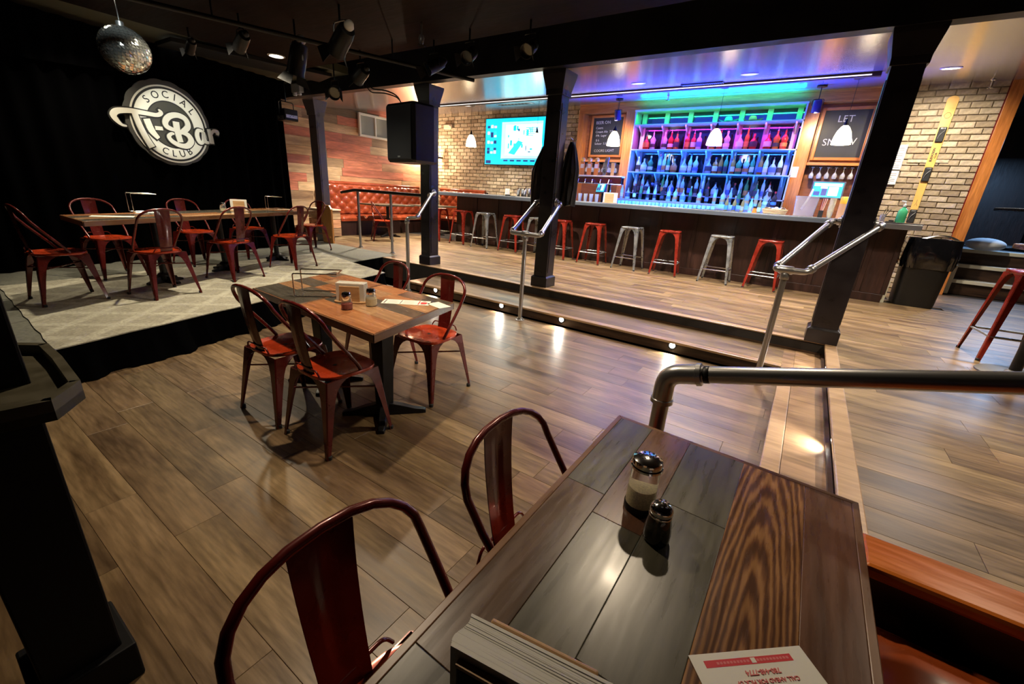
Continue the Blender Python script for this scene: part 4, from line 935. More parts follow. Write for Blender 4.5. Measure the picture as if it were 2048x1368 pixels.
# service items on the bar
def napbox(loc,rz,label,wood_m,L=.20,W=.075,h=.12,paper=True,base=True):
    t=thing('napkin_holder',label,'napkin holder',loc,rz)
    if base:
        P=sq(L/2+.018,W/2+.02,28,4); MB().prism(P,0,.010).build('base_plate',wood_m,t,bevel=.002)
    for s in (-1,1): MB().bx(-L/2,L/2,s*W/2-.005*(s>0)*1-.0,s*W/2+.005*(s<0)*1+.0,.010,h).build('side_panel',wood_m,t,bevel=.0015) if False else MB().bx(-L*.36,L*.36,min(s*W/2,s*(W/2+.008)),max(s*W/2,s*(W/2+.008)),.010,h).build('side_panel',wood_m,t,bevel=.0015)
    nb=random.Random(3)
    for k in range(9):
        y=-W/2+.005+(W-.010)*(k+.5)/9; e=.004*nb.random(); MB().bx(-L/2-e,L/2+e*2,y-.0028,y+.0028,.011,h+.012+.006*nb.random()).build('napkin',M['paper'],t)
    return t
M['paper']=plain('white_paper',(.72,.70,.64),.8); M['lwood']=wood('light_holder_wood',[(.3,(.45,.25,.11)),(.7,(.60,.37,.18))],(2,20,20),.45,.05)
napbox((-3.28,8.12,BT+.001),.1,'wooden napkin holder on the bar right of the taps',M['lwood'],.24,.12,.17)
# mixing tins at the bar corner
tn=MB().lathe([(.030,0),(.032,.003),(.044,.17),(.046,.172),(.043,.17),(.030,.008),(.001,.008)],16).mesh('mixing_tin',M['chrome'],40)
mat_=tag(MB().prism([(-5.9,8.42),(-5.1,8.30),(-5.1,8.58),(-5.75,8.58)],BT+.0005,BT+.012).build('bar_mat',M['rubber']),'black rubber mat with steel mixing tins, left of the coat post','mat')
for i,(x,y) in enumerate(((-5.62,8.46),(-5.53,8.50),(-5.44,8.45),(-5.36,8.50))):
    o=bpy.data.objects.new('mixing_tin',tn); COL.objects.link(o); o.location=(x,y,BT+.0125); o.rotation_euler=(.05*(i%2),.04,0); tag(o,'steel mixing tin on the bar mat, %s from the left'%ORD[i],'tin','mixing tins')
t=thing('candle_jar','white jar with black base near the mixing tins','jar',(-5.95,8.62,BT)); t.location=(-5.95,8.50,BT)
MB().lathe([(.06,0),(.06,.03)],16).build('base',M['rubber'],t,smooth=40); MB().lathe([(.052,.03),(.052,.15),(.045,.155)],16).build('jar_body',plain('frosted_jar',(.8,.76,.66),.4,emit=.15),t,smooth=40)
tag(MB().bx(-5.35,-4.95,7.93,8.12,BT+.0005,BT+.004).build('paper_menu',M['paper']),'white menu sheet lying on the bar left of the coat post','menu')
# bar mat, basket, clear bin, cups, straws
tag(MB().bx(-1.75,-1.0,7.98,8.10,BT+.0005,BT+.008).build('bar_runner',M['rubber']),'narrow black bar runner on the bar below the bottle shelves','mat')
tag(MB().bx(-3.05,-2.3,7.96,8.10,BT+.0005,BT+.006).build('bar_runner',plain('white_runner',(.6,.62,.68),.4)),'pale bar runner lying on the bar right of the napkin holder','mat')
tag(MB().bx(-2.15,-1.9,8.0,8.14,BT+.0005,BT+.003).build('paper_menu',M['paper']),'loose white paper on the bar between the two runners','menu')
k=thing('bread_basket','pale woven basket lined with paper on the bar','basket',(-.52,8.14,BT+.001))
bk=MB(); R0=[sq(.15,.075,24,4),sq(.18,.10,24,4)]
bk.loft([[(x,y,.0) for x,y in R0[0]],[(x,y,.035) for x,y in sq(.165,.088,24,4)],[(x,y,.08) for x,y in R0[1]],[(x,y,.08) for x,y in sq(.172,.092,24,4)],[(x,y,.012) for x,y in sq(.145,.07,24,4)]]); bk.build('basket_body',plain('wicker',(.55,.40,.22),.7,noise=.3,nscale=60),k,smooth=35)
for j in range(4): MB().tube([(x*(1.0),y,.014+.017*j) for x,y in sq(.158+.006*j,.082+.005*j,24,4)],.006,6,closed=True).build('wicker_band',plain('wicker_band',(.62,.47,.28),.7) if j==0 else bpy.data.materials['wicker_band'],k,smooth=60)
MB().grid(lambda u,v:((u-.5)*.30,(v-.5)*.15,.075+.03*sin(u*9)*cos(v*5)+.012*sin(u*23+v*11)),20,8).build('liner',M['paper'],k,smooth=60)
cbm=plain('clear_acrylic',(.85,.85,.95),.06,trans=.8,ior=1.3)
t=thing('clear_bin','clear plastic bin with handles and a scoop on the bar','container',(-.13,8.24,BT+.001))
a=MB(); 
def ringr(s,h): return [(x,y,h) for x,y in sq(.15*s,.11*s,20,6)]
a.loft([ringr(.9,0),ringr(1.04,.29),ringr(1.0,.29),ringr(.86,.008)]); a.build('bin_body',cbm,t,smooth=40)
MB().tube([(x,y,.285) for x,y in sq(.158,.117,24,6)],.005,6,closed=True).build('bin_rim',cbm,t,smooth=60)
MB().tube(rounded([(-.05,0,.10),(.01,.0,.25),(.04,.02,.40)],.03),.014,8).build('scoop',plain('white_scoop',(.75,.72,.72),.3),t,smooth=60)
cp=MB().lathe([(.028,0),(.030,.002),(.040,.095),(.044,.098),(.041,.1),(.028,.006),(.001,.006)],14).mesh('plastic_cup',plain('cream_cup',(.70,.66,.52),.4),40)
for i in range(9):
    o=bpy.data.objects.new('plastic_cup',cp); COL.objects.link(o); o.location=(.20,8.20,BT+.0005+i*.022); tag(o,'cream plastic cup in the stack on the bar, %s from the bottom'%ORD[i],'cup','stacked plastic cups')
o=thing('juice_carton','orange and yellow juice container on the bar beside the stacked cups','container',(.335,8.20,BT)); MB().lathe([(.05,0),(.052,.01),(.052,.21)],16).build('lower_body',plain('peach_juice',(.72,.42,.24),.4),o,smooth=40); MB().lathe([(.053,.21),(.053,.30),(.045,.31)],16).build('upper_body',plain('yellow_lid',(.85,.50,.05),.4),o,smooth=40)
o=thing('straw_caddy','black caddy with striped straws on the bar beside the clear bin','caddy',(.085,8.16,BT)); MB().bx(-.03,.03,-.05,.05,0,.10).build('caddy_box',M['rubber'],o,bevel=.004)
for k in range(6): MB().tube([(-.018+.007*k,.0,.09),(-.02+.012*k,.01*k-.02,.27)],.004,6).build('straw',[CAPM[2],LBM[0]][k%2],o)
o=thing('sauce_jar','small orange jar on the bar in front of the bottles','jar',(-.82,8.34,BT)); MB().lathe([(.035,0),(.037,.01),(.030,.07)],14).build('jar_body',plain('orange_sauce',(.8,.25,.04),.4),o,smooth=40); MB().lathe([(.031,.07),(.031,.10)],14).build('lid',CAPM[0],o,smooth=40)
# hand sanitiser
o=thing('soap_bottle','green hand sanitiser pump bottle at the end of the bar','bottle',(1.02,8.16,BT+.0025))
MB().lathe([(.052,0),(.056,.01),(.056,.13),(.045,.17),(.018,.20),(.016,.215)],18).build('bottle_body',plain('green_gel',(.10,.62,.30),.08,trans=.5,ior=1.4),o,smooth=50)
MB().lathe([(.019,.213),(.019,.24),(.007,.245),(.006,.28)],12).tube([(0,0,.28),(-.05,0,.285)],.008,8).build('pump',plain('white_pump',(.8,.85,.82),.3),o,smooth=50)
o=thing('pen_glass','small glass holding black pens at the end of the bar','cup',(.82,8.16,BT+.0025)); MB().lathe([(.026,0),(.028,.002),(.034,.10),(.031,.10),(.026,.008),(.001,.008)],14).build('cup_body',cbm,o,smooth=50)
for k in range(3): MB().tube([(-.01+.008*k,0,.01),(.01+.03*k,.01*k,.17)],.004,6).build('pen',M['rubber'],o)
o=tag(MB().bx(.90,.95,8.10,8.16,BT+.0025,BT+.03).bx(.86,.97,8.05,8.09,BT+.0025,BT+.012).build('card_reader',M['rubber']),'small black card reader beside the green sanitiser','card reader')
# paper notes on the walls
o=tag(MB().bx(-.52,-.42,9.855,9.859,2.04,2.22).build('note',M['paper']),'small white note pinned to the orange post right of the shelves','note')
# stool-top napkin, bin, ski, menus
tb=thing('trash_can','tall black trash can with a liner bag at the end of the bar','trash can',(1.50,8.50,Z2))
b=MB(); b.loft([[(x*s,y*s,z) for x,y in sq(.25,.24,28,6)] for z,s in((0,.92),(.05,.95),(.72,1.05))]); b.build('can_body',plain('black_plastic',(.003,.003,.003),.4),tb,smooth=40)
bg=MB(); n=72
def bagr(z,s,am): return [((.25*s+am*sin(i*1.9+z*20)+am*.6*sin(i*.7))*math.copysign(abs(cos(2*pi*i/n))**.33,cos(2*pi*i/n)),(.24*s+am*cos(i*1.3+z*15))*math.copysign(abs(sin(2*pi*i/n))**.33,sin(2*pi*i/n)),z) for i in range(n)]
bg.loft([bagr(.55,1.10,.012),bagr(.62,1.15,.014),bagr(.72,1.18,.012),bagr(.80,1.17,.010),bagr(.93,1.13,.006),bagr(.96,1.12,.004),bagr(.955,1.06,.003),bagr(.80,1.0,.003)],cap=False)
bg.build('liner_bag',plain('shiny_black_bag',(.004,.004,.005),.13,coat=.6),tb,smooth=70)
MB().grid(lambda u,v:((u-.3)*.36,(v-.5)*.3,.95+.07*sin(u*3)*(1-.3*v)),8,6).build('crumpled_towel',M['paper'],tb,smooth=60)
sk=thing('ski','yellow wooden ski with black bindings hung upright on the brick wall','ski',(1.40,10.165,Z2))
M['skiw']=plain('yellow_ski',(.78,.46,.12),.35,coat=.3,noise=.12,nscale=6)
out=[]; zt=3.02; 
for i in range(13): a=pi*i/12; out.append((.072*cos(a),zt+.06*sin(a)))
pl=[(-.048,1.05),(.048,1.05),(.050,1.6),(.060,2.4)]+out+[(-.060,2.4),(-.050,1.6)]
MB().prism(pl,0,.014,frame((0,0,0),(1,0,0),(0,0,1))).build('ski_board',M['skiw'],sk,bevel=.003)
for z in (2.52,1.92,1.25):
    b=MB(); b.bx(-.048,.048,-.05,-.014,z-.11,z+.11); o=b.build('binding',M['rubber'],sk,bevel=.012)
    MB().tube(rounded([(-.03,-.05,z-.06),(-.02,-.07,z),(.03,-.05,z+.06)],.03),.006,6).build('binding_strap',plain('grey_strap',(.12,.12,.12),.4) if z==2.52 else bpy.data.materials['grey_strap'],o,smooth=60)
    MB().bx(-.03,.03,-.052,-.049,z+.08,z+.10).build('buckle',M['grey'],o)
lg=MB(); P=arc((0,-.016,2.80),.04,40,140,10); P2_=arc((0,-.016,2.80),.04,220,320,10)
lg.tube(P,.003,5).tube(P2_,.003,5).tube([(-.045,-.016,2.80),(-.030,-.016,2.82)],.003,5).tube([(-.045,-.016,2.80),(-.030,-.016,2.78)],.003,5).tube([(.045,-.016,2.80),(.030,-.016,2.82)],.003,5).tube([(.045,-.016,2.80),(.030,-.016,2.78)],.003,5).build('ski_emblem',plain('grey_print',(.20,.14,.07),.5),sk)
text(MB(),'ELEVATION',.040,frame((-.012,-.0165,2.22),(0,0,1),(-1,0,0)),0,.002).build('ski_lettering',plain('dark_print',(.04,.03,.02),.5),sk)
text(MB(),'CLUB',.034,frame((.028,-.0165,2.21),(0,0,1),(-1,0,0)),0,.001).build('ski_lettering',bpy.data.materials['dark_print'],sk)
MB().tube([(-.02,-.016,1.42),(0,-.016,1.47),(.02,-.016,1.42)],.003,5).tube([(0,-.016,1.47),(0,-.016,1.52)],.003,5).build('ski_emblem',bpy.data.materials['grey_print'],sk)
MB().bx(-.30,.22,.001,.024,2.10,2.15).build('wall_peg_rail',M['brick'],sk,bevel=.008)
M['print']=plain('grey_text',(.12,.12,.12),.7)
for z,h,l in ((2.42,.38,'upper framed white notice on the bricks left of the ski'),(2.10,.22,'lower framed white notice on the bricks left of the ski')):
    t=thing('wall_notice',l,'notice',(.93,10.17,z)); MB().bx(-.11,.11,-.012,0,-h/2,h/2).build('sheet',M['paper'],t)
    for q in (((-.115,-.11),(-h/2,h/2)),((.11,.115),(-h/2,h/2)),((-.115,.115),(h/2,h/2+.005)),((-.115,.115),(-h/2-.005,-h/2))): MB().bx(q[0][0],q[0][1],-.016,0,q[1][0],q[1][1]).build('frame_bar',M['grey'],t)
    for k in range(int(h/.03)-1): MB().bx(-.085,.085-.05*(k%3==2),-.0135,-.0125,h/2-.05-k*.03,h/2-.042-k*.03).build('text_line',M['print'],t)
# thermostat-like box and conduit on the brick by the sofa
t=thing('wall_box','small white emergency light box high on the brick wall above the sofa','light',(-9.33,10.17,3.15)); MB().bx(-.15,.15,-.05,0,-.06,.06).build('box_body',plain('ivory_box',(.7,.62,.46),.4),t,bevel=.01); MB().lathe([(.03,0),(.035,.02),(.02,.035)],14,(.09,-.05,0),Matrix.Rotation(0,4,'X')).build('lamp_head',LBM[0],t,smooth=50)
t=thing('wall_sconce','glowing wall sconce in the corner between board wall and brick','wall lamp',(-9.60,9.86,2.32))
MB().bx(-.03,.03,.0,.32,-.02,.02).build('arm',M['dkmetal'],t); MB().lathe([(.045,-.12),(.06,-.08),(.055,.05),(.035,.10)],18).build('shade',plain('lit_glass',(1,.9,.7),.3,emit=14,ecol=(1,.82,.55)),t,smooth=60)
# pendants
M['bell']=plain('ribbed_lit_glass',(1,.93,.80),.25,emit=4,ecol=(1,.80,.48))
M['bulb']=plain('bulb',(1,.9,.75),.3,emit=16,ecol=(1,.84,.60))
PN=['above the bar end by the tufted sofa','in front of the television','in front of the drinks chalkboard','amber-lit one in front of the bottle shelves','in front of the LET IT SNOW board']
for x,n in zip(PEND,PN):
    t=thing('pendant_lamp','bell-shaped glass pendant lamp '+n,'pendant lamp',(x,8.2,2.40),0,'bell pendants over the bar'); seg=36
    rings=[]
    for z,r in ((0,.118),(.03,.115),(.10,.104),(.17,.082),(.22,.052),(.245,.028)):
        rings.append([((r+.0035*(k%2))*cos(2*pi*k/seg),(r+.0035*(k%2))*sin(2*pi*k/seg),z) for k in range(seg)])
    g=MB().loft(rings,cap=False); g.build('glass_shade',M['bell'],t,smooth=30)
    MB().lathe([(.030,.24),(.032,.25),(.022,.29),(.010,.33)],14).build('socket_cap',M['dkmetal'],t,smooth=50)
    MB().tube([(0,0,.32),(0,0,ceil_z(8.2)-2.40)],.003,6).build('cord',M['cable'],t)
    MB().sphere((0,0,.055),.035).build('bulb',M['bulb'],t,smooth=60)
    MB().lathe([(.06,ceil_z(8.2)-2.43),(.06,ceil_z(8.2)-2.40)],16).build('canopy',M['dkmetal'],t,smooth=40)
# small spot lamps on the bar ceiling
M['bluecan']=plain('blue_black_can',(.02,.02,.10),.3)
for x,l in ((-3.72,'small dark spot lamp hanging in front of the drinks chalkboard'),(-.36,'small dark spot lamp hanging left of the LET IT SNOW board')):
    z=ceil_z(9.05); t=thing('spot_lamp',l,'spotlight',(x,9.05,z))
    MB().lathe([(.07,-.03),(.075,-.015),(.06,.0)],18).build('canopy',M['dkmetal'],t,smooth=40); MB().tube([(0,0,-.03),(0,0,-.20)],.006,8).build('stem',M['dkmetal'],t)
    MB().tube(rounded([(-.075,0,-.29),(-.075,0,-.20),(.075,0,-.20),(.075,0,-.29)],.02),.005,6).build('yoke',M['dkmetal'],t,smooth=60)
    R_=Matrix.Translation((0,0,-.30))@Matrix.Rotation(.35,4,'X'); MB().lathe([(.05,.09),(.062,.07),(.066,-.06),(.070,-.085),(.060,-.085),(.05,-.03)],18,M=R_).build('can',M['bluecan'],t,smooth=40)
# recessed lights
M['dl_on']=plain('lit_downlight',(1,.95,.85),.3,emit=7,ecol=(1,.90,.72)); M['dl_dim']=plain('dim_downlight',(.9,.88,.85),.3,emit=.8)
def dl(x,y,z,label,grp,mat,r=.075,slope=0):
    t=thing('recessed_light',label,'ceiling light',(x,y,z-.001),0,grp); t.rotation_euler=(math.atan(slope),0,0)
    MB().lathe([(r+.022,0),(r+.022,-.006),(r,-.010),(r,0)],28).build('trim_ring',plain_white,t,smooth=40); MB().lathe([(r,-.002),(r*.5,-.008),(.001,-.009)],24).build('lens',mat,t,smooth=60)
plain_white=plain('white_trim',(.7,.7,.7),.4)
for (x,y,e),l in zip(DOWN_BAR,['in the soffit left of the heater grille','in the soffit above the stools, right of the grille','above the bar end near the ski','near the brick wall above the sofa corner']):
    dl(x,y,ceil_z(y),'round recessed ceiling light '+l,'recessed lights over the bar',M['dl_on'] if x>0 else M['dl_dim'],.085,SLOPE)
for (x,y,e),l in zip(DOWN_STAGE,['in the stage ceiling at the far left corner','in the stage ceiling below the round sign spotlight','in the brown ceiling beside the light pipe']):
    z=2.99 if x>-6.7 else 3.09; dl(x,y,z,'round recessed ceiling light '+l,'recessed lights over the stage',M['dl_on'],.085)
dl(-6.05,1.62,2.99,'brightest round recessed light, in the brown ceiling above the disco ball','recessed lights over the stage',M['dl_on'],.085)
dl(-1.95,1.5,2.99,'recessed light over the middle of the dance floor','recessed lights over the dance floor',M['dl_on'],.085); dl(-.67,2.70,2.99,'recessed light between the near table and the steps','recessed lights over the dance floor',M['dl_on'],.085)
dl(-3.3,2.6,2.99,'recessed light between the middle table and the stage','recessed lights over the dance floor',M['dl_on'],.085)
# grille in the soffit
t=thing('heater_grille','slotted heater grille at the soffit edge above the bar','grille',(-1.85,7.62,ceil_z(7.62))); t.rotation_euler=(math.atan(SLOPE),0,0)
MB().bx(-.30,.30,-.07,.07,-.012,-.001).build('grille_back',M['rubber'],t)
for k in range(20): MB().bx(-.285+.03*k,-.275+.03*k,-.065,.065,-.018,-.012).build('slat',M['grey'],t)

t=thing('ceiling_vent','slatted air vent in the bar ceiling above the television','vent',(-6.05,8.75,ceil_z(8.75)-.002)); t.rotation_euler=(math.atan(SLOPE),0,0)
MB().bx(-.45,.45,-.11,.11,-.006,0).build('vent_frame',plain_white,t,bevel=.002)
for k in range(9): MB().bx(-.40+.09*k,-.35+.09*k,-.09,.09,-.012,-.006).build('slat',M['rubber'],t)
# ------------------------------------------------------------------ pipe railings
def fitting(mb,p,d,r=.034,l=.05):
    p=Vector(p); d=Vector(d).normalized(); mb.tube([p-d*l/2,p-d*l*.4,p+d*l*.4,p+d*l/2],[r*.92,r,r,r*.92],14)
def flange(t,p,d,r=.055):
    p=Vector(p); d=Vector(d).normalized(); m=MB(); m.tube([p,p+d*.008,p+d*.010,p+d*.03],[r,r,.036,.032],20); o=m.build('flange',M['rail'],t,smooth=40)
    q=d.orthogonal().normalized(); w_=d.cross(q); b=MB()
    for k in range(4): a=pi/4+k*pi/2; c=p+(q*cos(a)+w_*sin(a))*r*.76; b.tube([c+d*.006,c+d*.013],.005,6)
    b.build('screws',M['dkmetal'],o)
def pipe(t,pts,r=.0245,rad=.05,name='pipe'): MB().tube(rounded(pts,rad,6),r,16).build(name,M['rail'],t,smooth=60)
def rail_label(l,x=0,y=0,z=0): return thing('pipe_railing',l,'railing',(x,y,z))
# rail fixed to the loudspeaker post
t=rail_label('steel pipe handrail rising from the floor to the loudspeaker post',-4.63,4.22,0)
def R_(p): return (p[0]-t.location.x,p[1]-t.location.y,p[2]-t.location.z)
pipe(t,[R_((-4.63,4.22,.02)),R_((-4.63,4.22,1.04)),R_((-4.52,4.30,1.05)),R_((-4.96,5.03,1.36)),R_((-5.018,5.17,1.38)),R_((-5.040,5.17,1.38))],rad=.04)
flange(t,R_((-4.63,4.22,0)),(0,0,1)); flange(t,R_((-5.048,5.17,1.38)),(1,0,0))
for p,d in (((-4.63,4.22,.99),(0,0,1)),((-4.55,4.35,1.065),(-.45,.72,.31)),((-4.95,4.98,1.345),(-.45,.72,.31))):
    f=MB(); fitting(f,R_(p),d); f.build('elbow_fitting',M['rail'],t,smooth=50)
# middle double rail
def double(x,y,zt,xl,xr,px0,px1,yp,zp,label,dl=0):
    global t
    t=rail_label(label,x,y,0)
    pipe(t,[R_((x,y,.02)),R_((x,y,zt))]); flange(t,R_((x,y,0)),(0,0,1))
    pipe(t,[R_((px0,yp,zp)),R_((px0-.07,yp-.0,zp)),R_((xl,y,zt)),R_((xr,y,zt)),R_((px1+.07,yp-.0,zp)),R_((px1,yp,zp))],rad=.035)
    flange(t,R_((px0,yp,zp)),(-1,0,0)); flange(t,R_((px1,yp,zp)),(1,0,0))
    f=MB(); fitting(f,R_((x,y,zt)),(1,0,0),.034,.10); f.build('tee_fitting',M['rail'],t,smooth=50)
    f=MB(); fitting(f,R_((x,y,zt-.05)),(0,0,1)); f.build('tee_fitting',M['rail'],t,smooth=50)
    for a,b in ((xl,px0-.07),(xr,px1+.07)):
        d=Vector((b-a,yp-y,zp-zt)); 
        for fr_ in (.06,.93): p=Vector((a,y,zt))+d*fr_; f=MB(); fitting(f,R_(p),d); f.build('elbow_fitting',M['rail'],t,smooth=50)
double(-2.65,4.19,1.02,-2.85,-2.46,-3.05,-2.83,5.17,1.37,'steel pipe double handrail clasping the coat post in the middle')
double(-.075,4.07,1.0,-.155,.06,.230,.470,5.10,1.385,'steel pipe double handrail clasping the corner post right of the bottles')
# low railing by the sofa
t=rail_label('dark-topped pipe railing with two uprights in front of the tufted sofa',-7.35,5.47,Z2)
for x in (-7.36,-6.42): pipe(t,[R_((x,5.47,Z2+.02)),R_((x,5.47,1.30))],name='upright'); flange(t,R_((x,5.47,Z2)),(0,0,1))
MB().tube(rounded([R_((-7.95,5.52,1.26)),R_((-7.45,5.47,1.325)),R_((-5.27,5.25,1.325))],.06),.027,14).build('top_rail',M['dkmetal'],t,smooth=60)
# large foreground rail
t=rail_label('large steel pipe handrail with an elbow, crossing behind the near table',-.285,1.41,0)
e0=Vector((-.285,1.415,.90)); e1=Vector((.49,1.42,1.105)); dd=(e1-e0)/(e1.x-e0.x); far=e0+dd*1.20
pipe(t,[R_((e0.x,e0.y,.02)),R_(e0),R_(far),R_((far.x,far.y,Z2+.02))],.0275,.06)
flange(t,R_((e0.x,e0.y,0)),(0,0,1),.06); flange(t,R_((far.x,far.y,Z2)),(0,0,1),.06)
f=MB(); P_=rounded([e0-Vector((0,0,.10)),e0,e0+dd*.10],.075,8); P_=[R_(p) for p in P_]; f.tube(P_,[.034]+[.0335]*(len(P_)-2)+[.034],18)
f.build('elbow_fitting',M['rail'],t,smooth=50)
for p,d in ((e0-Vector((0,0,.10)),(0,0,1)),(e0+dd*.10,dd)): f=MB(); fitting(f,R_(p),d,.0385,.018); f.build('fitting_collar',M['rail'],t,smooth=50)
fitting_=MB(); fitting(fitting_,R_(e0+dd*.122),dd,.029,.02); fitting_.build('thread_band',M['dkmetal'],t,smooth=50)

# ------------------------------------------------------------------ tufted sofa
def tuft(L,Hh,nx,nz,dep=.05):
    mb=MB(); nu=nx*8; nv=nz*8
    def F(u,v):
        a=u*nx; b=v*nz; A=abs(sin(pi*(a+b)/1.0)); B_=abs(sin(pi*(a-b)/1.0)); h=(A*B_)**.45; e=min(1,min(u,1-u)*L/.03,min(v,1-v)*Hh/.04)
        return (u*L,-dep*(.15+.85*h)*e-.03*e,v*Hh)
    mb.grid(F,nu,nv); bt=MB()
    for i in range(2*nx+1):
        for j in range(2*nz+1):
            if (i+j)%2==0:
                u=i/(2*nx); v=j/(2*nz)
                if 0<u<1 and 0<v<1: bt.sphere((u*L,-.045,v*Hh),.014,8,5)
    return mb,bt
def sofa(loc,rz,L,label,grp=None):
    t=thing('tufted_sofa',label,'sofa',loc,rz)
    a,b=tuft(L,.74,max(2,int(L/.26)),3); 
    for q in (a,b): q.v=[(x-L/2,y+.06,z+.44) for x,y,z in q.v]
    o=a.build('tufted_back',M['leather'],t,smooth=80); b.build('buttons',M['leather'],o,smooth=60)['kind']='stuff'
    MB().bx(-L/2,L/2,.07,.22,.0,1.18).build('back_frame',M['barpanel'],t)
    MB().tube([(-L/2,.08,1.19),(L/2,.08,1.19)],.05,14).build('top_roll',M['leather'],t,smooth=60)
    n=max(1,round(L/.7))
    for k in range(n):
        w_=L/n; x0=-L/2+k*w_; c=MB(); c.grid(lambda u,v:(x0+.004+u*(w_-.008),-.52+.56*v,.40+.06*min(1,min(u*w_,(1-u)*w_,v*.56,(1-v)*.56)/.04)**.5),14,12); c.bx(x0+.004,x0+w_-.004,-.518,.04,.34,.40); c.build('seat_cushion',M['leather'],t,smooth=50)
    MB().bx(-L/2,L/2,-.50,.07,.0,.34).build('seat_base',M['barpanel'],t)
    return t
sofa((-9.70,7.85,Z2),pi/2,3.05,'long tufted orange leather sofa along the reclaimed board wall')
s2_=sofa((-8.62,9.93,Z2),0,1.70,'short tufted orange leather sofa along the brick wall, ending at the bar')
# low reclaimed-wood box at the sofa end
t=thing('wood_crate','low box of reclaimed boards at the sofa end by the grey post','box',(-9.35,6.02,Z2))
for k in range(3): MB().bx(-.35,.35,-.20,.16,.02+k*.19,.20+k*.19).build('box_board',M['reclaimed'],t,bevel=.004)
MB().bx(-.37,.37,-.22,.17,.59,.62).build('box_top',plain('cream_top',(.6,.5,.35),.5),t,bevel=.004)
t=thing('plywood_panel','upright orange plywood panel with clipped corners beside the grey post','panel',(-8.23,5.33,Z2+.004))
MB().prism([(-.16,0),(.17,0),(.17,.68),(.10,.75),(-.08,.75),(-.19,.60),(-.19,.20)],0,.04,frame((0,.03,0),(1,0,0),(0,0,1))).build('panel_board',M['ply'],t,bevel=.004)
MB().bx(-.12,.12,-.035,-.011,.1,.14).build('cleat',M['ply'],t)
# window box on the board wall
t=thing('window_1',None,None,(-9.955,8.02,2.85)); t['kind']='structure'
a,b=.50,.27
for q in ((-a,a,b-.05,b),(-a,a,-b,-b+.05),(-a,-a+.05,-b+.05,b-.05),(a-.05,a,-b+.05,b-.05),(-.02,.02,-b+.05,b-.05)): MB().bx(0,.06,*q).build('window_frame',M['paper'],t,bevel=.004)
for q in ((-a+.05,-.02),(.02,a-.05)): MB().bx(.01,.02,q[0],q[1],-b+.05,b-.05).build('pane',plain('frosted_pane',(.30,.30,.26),.5),t)
# ------------------------------------------------------------------ loudspeaker on the post
t=thing('loudspeaker','large black loudspeaker hanging beside the post above the rail','loudspeaker',(-4.82,4.55,1.76))
prof=[(-.30,.20),(.30,.20),(.34,.10),(.34,-.22),(.30,-.25),(-.30,-.25),(-.34,-.22),(-.34,.10)]
bdy=MB().loft([[(x*.93,y*.93,.0) for x,y in prof],[(x,y,.03) for x,y in prof],[(x,y,.70) for x,y in prof],[(x*.93,y*.93,.73) for x,y in prof]]); M['spk']=plain('speaker_black',(.006,.006,.008),.4,noise=.2,nscale=40)
t.rotation_euler=(0,0,-.12); t.scale=(.95,.95,1)
bdy.build('cabinet',M['spk'],t,bevel=.006); MB().bx(-.29,.29,-.262,-.251,.04,.69).build('grille',plain('speaker_grille',(.012,.012,.02),.3,.4),t,bevel=.004)
MB().bx(-.03,.03,-.266,-.262,.06,.08).build('badge',M['grey'],t)
MB().tube(rounded([(-.15,.20,.55),(-.20,.45,.55),(-.20,.57,.55)],.05),.02,8).build('bracket',M['dkmetal'],t)
o=tag(MB().tube(rounded([(-5.0,4.52,2.495),(-5.08,4.5,2.62),(-5.25,4.45,2.68),(-5.5,4.4,2.70),(-5.6,4.3,2.98)],.08),.009,6).tube(rounded([(-5.02,4.55,2.495),(-5.10,4.53,2.60),(-5.27,4.47,2.65),(-5.53,4.4,2.66),(-5.64,4.3,2.98)],.08),.008,6).build('speaker_cable',M['cable'],smooth=60),'black cables looping from the ceiling to the loudspeaker','cable')
# coats on the middle post
def coat(x,y,zt,hgt,wd,sd,label):
    t=thing('coat',label,'coat',(x,y,zt)); rnd=random.Random(sd); rings=[]; n=40; m_=22
    for j in range(m_+1):
        v=j/m_; z=-hgt*v; wdt=wd*(.20+.80*min(1,v/.42)**.8)*(1-.08*max(0,v-.7)); dp=.10*(.45+.55*min(1,v/.4))
        rings.append([(wdt*cos(2*pi*i/n)*(1+.07*sin(i*1.1+v*3+sd)), dp*sin(2*pi*i/n)*(1+.25*sin(i*1.7+v*4+sd)), z+.015*sin(i*.8+sd)*(v>.9)) for i in range(n)])
    MB().loft(rings).build('coat_body',M['curtain2'],t,smooth=70)
    MB().tube([(0,0,.0),(0,0,.03),(0,-.06 if sd==2 else -.07,.05)],.005,6).build('hook',M['grey'],t)
    for s in (-1,1):
        MB().tube(rounded([(s*wd*.42,0,-hgt*.20),(s*wd*.80,.01,-hgt*.38),(s*wd*.93,.03,-hgt*.78)],.1),[.05]+[.055]*6+[.042],10).build('sleeve',M['curtain2'],t,smooth=60) if False else None
M['curtain2']=plain('black_jacket',(.006,.006,.008),.75,noise=.3,nscale=5)
coat(-3.17,5.42,2.10,.80,.205,2,'black coat hanging on the back of the middle post, television side')
coat(-2.80,5.42,2.12,.78,.12,5,'black coat hanging on the back of the middle post, beer tap side')
